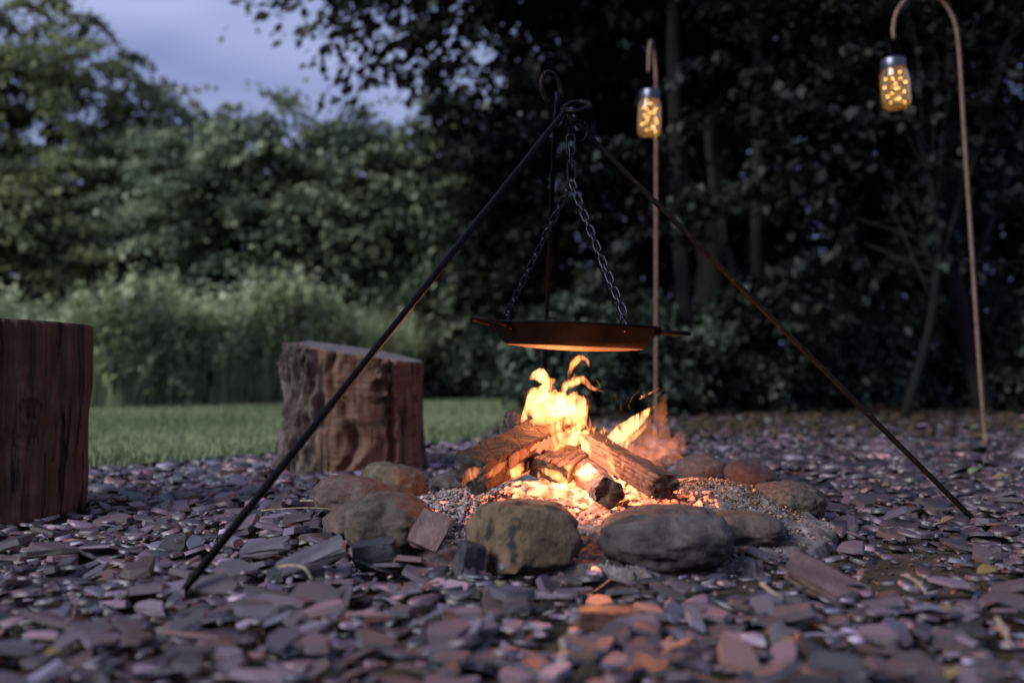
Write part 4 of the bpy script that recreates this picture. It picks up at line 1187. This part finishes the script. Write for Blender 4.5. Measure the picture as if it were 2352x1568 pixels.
def limbs_mb(g, base, top, r, targets, bend=0.15):
    mb = MB()
    base, top = np.array(base, float), np.array(top, float)
    mid = (base + top) / 2 + np.array([g.normal(0, bend), g.normal(0, bend), 0])
    sp = catmull([base, (base + mid) / 2 + g.normal(0, bend * .4, 3) * [1, 1, 0], mid, top], 22)
    mb.tube(sp, np.linspace(r, r * 0.3, 22), 10)
    for tgt in targets:
        k = g.integers(5, 19)
        s = sp[k]; rr_ = r * (1 - k / 22 * 0.7) * 0.5
        m_ = (s + tgt) / 2 + np.array([0, 0, 0.12]) + g.normal(0, 0.08, 3)
        mb.tube(catmull([s, m_, tgt], 9), np.linspace(rr_, rr_ * 0.15, 9), 6)
    return mb
def tree(name, label, x, y, cen, rad, m, per, size, tr, lm, seed, zmin=0.3, spread=(0.42, 0.2, 0.06), group=None, shell=0.5, cat='tree', tm=None, top=None, droop=0.35):
    g = np.random.default_rng(seed)
    root = empty(name, (x, y, 0), label, cat, group)
    P, A_ = clumps_in(g, m, cen, rad, zmin, shell)
    link('crown', leaves_mesh('crown', P, A_, spread, per, size, droop, g), lm, root)
    tg = P[g.choice(m, min(m, 16), replace=False)]
    limbs_mb(g, (x, y, -0.03), top or (cen[0], cen[1], cen[2] + rad[2] * 0.5), tr, tg).build('trunk', tm or M_trunk, root)
    return root
GH = 'hedgerow trees beyond the lawn'
tree('hedge_tree', 'tall loose tree at the far left with sky showing through its crown', -5.35, 11.6, (-5.35, 11.6, 2.75), (1.45, 1.3, 2.05), 300, 95, 0.095, 0.11, M_leaf_left, 41, 0.3, group=GH, shell=0.35)
tree('hedge_tree', 'bushy tree at the left edge beneath the tall loose tree', -6.3, 9.6, (-5.6, 9.7, 1.3), (1.5, 0.9, 1.35), 260, 120, 0.085, 0.09, M_leaf_left, 42, 0.2, group=GH)
tree('hedge_tree', 'pointed hedge tree just right of the tall loose tree', -3.85, 11.3, (-3.85, 11.3, 1.75), (1.15, 1.0, 1.7), 280, 115, 0.085, 0.09, M_leaf_hedge, 43, 0.25, group=GH)
tree('hedge_tree', 'broad hedge tree behind the tall grass', -2.95, 10.6, (-2.9, 10.6, 1.5), (1.3, 0.9, 1.62), 330, 120, 0.085, 0.09, M_leaf_hedge, 44, 0.25, group=GH)
tree('hedge_tree', 'dense hedge tree above the middle log stump', -1.65, 10.9, (-1.65, 10.9, 1.5), (1.3, 0.9, 1.66), 330, 120, 0.085, 0.09, M_leaf_hedge, 45, 0.25, group=GH)
tree('hedge_tree', 'dark hedge tree left of the tripod top', -0.45, 10.9, (-0.5, 10.9, 1.55), (1.3, 0.9, 1.7), 330, 120, 0.085, 0.09, M_leaf_hedge, 46, 0.3, group=GH)
GW = 'woodland trees behind the fire'
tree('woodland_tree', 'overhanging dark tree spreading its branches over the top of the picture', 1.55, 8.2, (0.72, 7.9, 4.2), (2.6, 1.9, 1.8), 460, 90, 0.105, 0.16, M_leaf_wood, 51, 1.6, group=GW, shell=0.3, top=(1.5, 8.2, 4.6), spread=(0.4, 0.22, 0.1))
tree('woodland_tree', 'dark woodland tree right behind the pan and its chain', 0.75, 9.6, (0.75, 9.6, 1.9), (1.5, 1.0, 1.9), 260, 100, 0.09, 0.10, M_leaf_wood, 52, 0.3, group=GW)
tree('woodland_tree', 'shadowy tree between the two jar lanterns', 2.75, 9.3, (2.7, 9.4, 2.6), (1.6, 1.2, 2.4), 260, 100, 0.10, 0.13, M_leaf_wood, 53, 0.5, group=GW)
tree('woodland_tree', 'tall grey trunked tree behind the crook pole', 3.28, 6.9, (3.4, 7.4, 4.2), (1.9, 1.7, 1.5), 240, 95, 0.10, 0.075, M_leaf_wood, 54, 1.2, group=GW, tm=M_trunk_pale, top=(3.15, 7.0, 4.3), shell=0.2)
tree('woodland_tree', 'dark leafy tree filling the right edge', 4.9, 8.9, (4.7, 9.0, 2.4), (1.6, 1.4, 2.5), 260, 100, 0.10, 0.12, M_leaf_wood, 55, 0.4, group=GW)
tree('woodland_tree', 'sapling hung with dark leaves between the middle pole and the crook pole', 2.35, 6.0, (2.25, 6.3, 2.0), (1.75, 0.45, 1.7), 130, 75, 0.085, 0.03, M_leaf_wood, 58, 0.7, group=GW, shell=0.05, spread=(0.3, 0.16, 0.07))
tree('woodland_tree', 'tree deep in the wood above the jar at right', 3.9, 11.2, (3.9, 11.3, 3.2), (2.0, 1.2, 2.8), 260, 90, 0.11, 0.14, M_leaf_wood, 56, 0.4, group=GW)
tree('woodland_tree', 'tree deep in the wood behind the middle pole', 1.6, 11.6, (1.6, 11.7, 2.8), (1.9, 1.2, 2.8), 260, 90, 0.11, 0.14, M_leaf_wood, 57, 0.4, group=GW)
# bare stems one can see in the gloom
def stem(label, pts, r0, m):
    root = empty('bare_trunk', pts[0], label, 'tree trunk', 'bare stems in the wood')
    C = catmull([list(p) for p in pts], 30)
    V, F = tube_vf(C, np.linspace(r0, r0 * 0.7, 30), 12)
    V = [Vector(v) * (1 + 0.0) + Vector((1, 1, 0)) * 0.012 * fbm((v[0] * 9, v[1] * 9, v[2] * 4)) for v in V]
    link('trunk', mesh('trunk', V, F), m, root)
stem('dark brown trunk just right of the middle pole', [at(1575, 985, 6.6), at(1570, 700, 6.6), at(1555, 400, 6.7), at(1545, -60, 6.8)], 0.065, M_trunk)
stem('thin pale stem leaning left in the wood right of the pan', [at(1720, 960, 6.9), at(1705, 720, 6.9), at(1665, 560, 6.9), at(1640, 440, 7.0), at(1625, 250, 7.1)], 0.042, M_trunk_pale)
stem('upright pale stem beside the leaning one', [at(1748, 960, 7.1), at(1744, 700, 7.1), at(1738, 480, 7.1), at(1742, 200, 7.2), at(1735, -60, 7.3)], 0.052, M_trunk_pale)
# backdrop wood
g = np.random.default_rng(77)
m = 620
Pb = np.stack([g.uniform(-9, 10, m), g.uniform(13, 15.5, m), g.uniform(0.2, 1.0, m)], 1)
Pb[:, 2] = g.random(m) * np.where(Pb[:, 0] > 0.2, 6.2, 3.0) + 0.2
Ab = g.normal(0, 1, (m, 3)) * [1, 1, .3]; Ab /= np.linalg.norm(Ab, axis=1)[:, None]
props(link('far_foliage', leaves_mesh('far_foliage', Pb, Ab, (0.6, 0.5, 0.4), 75, 0.13, 0.2, g), M_leaf_wood), 'dark mass of foliage closing the view behind the trees', 'foliage', kind='stuff')

# undergrowth
GB = 'undergrowth bushes along the edge of the wood'
def bush(label, px, pyb, w, h, m, per, seed, size=0.06, lm=None):
    b = gnd(px, pyb); Y = b.y
    W, Hh = w * Y / FPX / 2, h * Y / FPX
    g = np.random.default_rng(seed)
    root = empty('bush', (b.x, Y + 0.4, 0), label, 'bush', GB)
    P, A_ = clumps_in(g, m, (b.x, Y + 0.45, Hh * 0.48), (W, 0.5, Hh * 0.55), 0.04, 0.4)
    link('foliage', leaves_mesh('foliage', P, A_, (0.16, 0.11, 0.05), per, size, 0.5, g), lm or M_leaf_bush, root)
    mb = MB()
    for q in P[:14]:
        s = np.array([b.x + g.normal(0, W * .25), Y + 0.45 + g.normal(0, .1), -0.02])
        mb.tube(catmull([s, (s + q) / 2 + [0, 0, .08], q], 7), np.linspace(0.012, 0.003, 7), 5)
    mb.build('stem', M_trunk, root)
bush('dark low bush at the lawn edge right of the log stump', 1120, 925, 200, 190, 60, 60, 61)
bush('leafy bush directly behind the flames', 1300, 965, 300, 280, 100, 60, 62)
bush('bush lit orange by the fire right of the middle pole', 1520, 960, 280, 260, 100, 60, 63)
bush('sprawling bush in the gloom behind the right log', 1750, 955, 330, 300, 120, 60, 64)
bush('dark green bush below the jar at right', 1990, 950, 320, 290, 120, 60, 65)
bush('dark bush beside the foot of the crook pole', 2200, 945, 300, 280, 110, 60, 66)
bush('shadowed bush at the right edge', 2400, 950, 280, 320, 100, 60, 67)
bush('tall pale leafed bush in the gap behind the pan', 1400, 935, 420, 340, 120, 60, 68, 0.07)

# lawn blades
def blades(name, x, y, z0, hmin, hmax, w, lean, m, g, segs=2):
    n = len(x)
    h = g.uniform(hmin, hmax, n)
    if hmax > 0.5: h *= 0.55 + 0.45 * np.clip(0.5 + 0.6 * np.sin(x * 3.7 + 1) * np.sin(x * 8.3 + y * 2.0) + 0.25 * np.sin(x * 23), 0, 1.15)
    a = g.uniform(0, 2 * np.pi, n); la = g.uniform(0, 2 * np.pi, n); ln = np.abs(g.normal(0, lean, n)) * h
    dx, dy = np.cos(a) * w / 2, np.sin(a) * w / 2
    lx, ly = np.cos(la) * ln, np.sin(la) * ln
    b = np.stack([x, y, np.full(n, z0)], 1)
    d = np.stack([dx, dy, np.zeros(n)], 1)
    mid = b + np.stack([lx * .35, ly * .35, h * .55], 1); tip = b + np.stack([lx, ly, h], 1)
    V = np.stack([b - d, b + d, mid + d * .8, tip, mid - d * .8], 1).reshape(-1, 3)
    t = np.clip(g.normal(0.45, 0.2, n) + 0.25 * np.sin(x * 2.3 + y * 1.1) * np.sin(y * 1.9 - x * 0.7), 0, 1)
    return link(name, mesh_np(name, V, np.arange(n * 5), np.full(n, 5), np.repeat(t, 5)[:, None] * np.ones((1, 3))), m)
g = np.random.default_rng(81)
n = 150000
yy = 2.5 + 6.5 * g.random(n) ** 1.5; xx = g.uniform(-4.6, 0.4, n)
px, py, _d = project(np.stack([xx, yy, xx * 0], 1))
edge_j = g.normal(0, 0.05, n)
k = lawn_side(xx + edge_j, yy) & (px > -150) & (px < 1400)
props(blades('lawn_grass', xx[k], yy[k], 0.004, 0.018, 0.05, 0.005, 0.5, M_lawnblade, g), 'short mown green grass of the lawn', 'grass', kind='stuff')
# tall unmown grass
n = 13000
xx = g.uniform(-5.2, -0.95, n); yy = g.uniform(0, 1, n)
front = np.interp(xx, [-5.2, -2.8, -1.9, -0.9, -0.35], [6.5, 7.0, 7.9, 8.8, 10.0])
yy = front + 1.7 * yy
props(blades('tall_grass', xx, yy, 0.0, 0.35, 1.02, 0.009, 0.26, M_grassblade, g), 'tall pale unmown grass between the lawn and the hedgerow', 'grass', kind='stuff')
# seed heads and weed tops of the tall grass
m = 2400
Pt = np.stack([g.uniform(-5.0, -0.95, m), np.zeros(m), g.random(m) ** 0.7], 1)
Pt[:, 1] = np.interp(Pt[:, 0], [-5.2, -2.8, -1.9, -0.9, -0.35], [6.5, 7.0, 7.9, 8.8, 10.0]) + g.uniform(0, 1.2, m)
Pt[:, 2] *= 0.62 + 0.30 * np.sin(Pt[:, 0] * 4.1) * np.sin(Pt[:, 0] * 1.7 + 1) + g.normal(0, 0.10, m)
Pt[:, 2] = np.abs(Pt[:, 2]) + 0.06
At = np.tile(np.array([[0.05, 0.0, 1.0]]), (m, 1)) + g.normal(0, .15, (m, 3)); At /= np.linalg.norm(At, axis=1)[:, None]
props(link('weed_tops', leaves_mesh('weed_tops', Pt, At, (0.17, 0.06, 0.06), 40, 0.06, 0.0, g), M_grassblade), 'pale leafy weed tops rising out of the tall grass', 'weeds', kind='stuff')

# ---- leaf litter towards the wood
n = 2600
lx = rng.uniform(-0.1, 4.2, n); ly = rng.uniform(4.2, 7.5, n)
k = ~lawn_side(lx, ly); lx, ly = lx[k], ly[k]
lit = pebbles(len(lx), lx, ly, np.full(len(lx), 0.012), 0.008, 0.03, [(.04, .026, .018), (.03, .022, .016), (.065, .045, .027), (.022, .022, .016)], 'leaf_litter', M_tint_rough, squash=0.35)
props(lit, 'brown leaf litter at the foot of the bushes', 'leaf litter', kind='stuff')

# ---- single fallen leaves and twigs on the slate
def leaf_obj(label, px, py, size, rz, col, seed, z=0.03, cat='leaf', group=None, cup=0.25):
    r = random.Random(seed)
    p = gnd(px, py, z)
    V, F = [], []
    n = 9
    for i in range(n):
        t = i / (n - 1); w = math.sin(math.pi * t ** 0.8) * 0.30 + 0.004
        cz_ = cup * 0.35 * math.sin(math.pi * t) * r.uniform(0.85, 1.1)
        for s in (-1, 0, 1):
            V.append(((t - 0.5) * size, s * w * size, (cz_ + abs(s) * cup * 0.32 * w / 0.3) * size))
    for i in range(n - 1):
        for s in range(2):
            F.append((i * 3 + s, i * 3 + s + 1, i * 3 + 4 + s, i * 3 + 3 + s))
    m_ = len(V)
    V += [(v[0], v[1], v[2] - 0.0006) for v in V]
    F += [tuple(i + m_ for i in f[::-1]) for f in F[:]]
    V = [(v[0] * 0.75, v[1] * 0.75, v[2] * 0.75) for v in V]
    o = link('fallen_leaf', mesh('fallen_leaf', V, F), surf('leaf%d' % seed, [(0.3, tuple(c * .25 for c in col)), (0.7, tuple(c * .42 for c in col))], 60, 0.7, 0.3, 150, 0.001))
    o.location = p; o.rotation_euler = (R(r.uniform(-25, 25)), R(r.uniform(-20, 20)), R(rz))
    return props(o, label, cat, group)
YEL, PAL, ORG, TAN, GRN = (.48, .38, .10), (.50, .52, .30), (.60, .26, .05), (.36, .25, .14), (.30, .40, .22)
leaf_obj('pale green leaf on the dirt below the front centre stone', 1192, 1338, 0.045, 30, PAL, 1)
leaf_obj('small pale green leaf beside the larger one below the front centre stone', 1150, 1340, 0.03, 75, PAL, 2)
leaf_obj('bright orange leaf scrap on the slate in the front', 862, 1366, 0.022, 10, ORG, 3, 0.035)
leaf_obj('cream leaf scrap on the slate at front left', 588, 1446, 0.022, 0, (.6, .55, .36), 4, 0.035)
leaf_obj('small white green scrap near the left tripod foot', 287, 1370, 0.016, 60, PAL, 5, 0.035)
leaf_obj('pale leaf scrap in the bottom left of the slate', 122, 1497, 0.02, 40, YEL, 6, 0.035)
leaf_obj('yellow leaf in the bottom right of the slate', 2195, 1545, 0.026, 20, YEL, 7, 0.035)
leaf_obj('yellow leaf scrap in the front, right of centre', 1807, 1468, 0.02, 70, YEL, 8, 0.035)
leaf_obj('tan leaf lying by the right tripod foot', 2178, 1194, 0.04, 10, TAN, 9)
leaf_obj('pale green leaf on the slate behind the right tripod leg', 2242, 1082, 0.075, 35, GRN, 10)
leaf_obj('ochre leaf on the slate at far right', 2300, 1096, 0.06, -20, TAN, 11)
leaf_obj('yellow brown leaf on the slate between the ring and the right leg', 2040, 1116, 0.045, 15, YEL, 12)
leaf_obj('olive leaf strip on the slate left of the right tripod foot', 2110, 1180, 0.055, 4, (.28, .24, .08), 13)
leaf_obj('golden leaf scrap on the dirt right of the ring', 2110, 1346, 0.022, 50, YEL, 14)
leaf_obj('ochre leaf right of the dirt patch', 2268, 1310, 0.04, 5, (.38, .27, .10), 15)
leaf_obj('curled brown leaf in the right foreground', 2170, 1395, 0.03, 80, TAN, 16, 0.03)
leaf_obj('green leaf growing at the foot of the crook pole', 2228, 985, 0.12, 85, GRN, 17, 0.06)
M_twig = surf('dry_twig', [(0.3, (0.13, 0.10, 0.075)), (0.7, (0.34, 0.28, 0.22))], 80, 0.85, 0.4, 200, 0.001)
def twig(label, pts, rad, z=0.03):
    P_ = [list(gnd(px, py, z + dz)) for px, py, dz in pts]
    C = catmull(P_, 20)
    V, F = tube_vf(C, np.linspace(rad, rad * 0.5, 20), 7)
    props(link('twig', mesh('twig', V, F), M_twig), label, 'twig')
twig('pale curved stalk arching over the slate at front left', [(640, 1302, 0.0), (672, 1298, 0.012), (700, 1305, 0.012), (716, 1330, 0.0)], 0.0022)
twig('thin dark twig crossing the slate left of the ring', [(690, 1150, 0.0), (760, 1146, 0.006), (830, 1120, 0.02)], 0.002)
twig('straight dry twig on the slate beside the reddish stone', [(600, 1172, 0.0), (700, 1166, 0.004), (780, 1170, 0.0)], 0.0018)
twig('pale forked stalk on the dirt right of the ring', [(2080, 1320, 0.0), (2110, 1338, 0.004), (2128, 1362, 0.0)], 0.002)
twig('tan stalk in the right foreground', [(2290, 1420, 0.0), (2310, 1450, 0.004), (2318, 1480, 0.0)], 0.003)
twig('pale splinter below the big grey stone', [(1748, 1340, 0.0), (1772, 1358, 0.006), (1800, 1375, 0.0)], 0.0025)
twig('short tan stalk in the centre foreground', [(1290, 1470, 0.0), (1296, 1500, 0.004), (1292, 1525, 0.0)], 0.0025)
print('chips', nC)
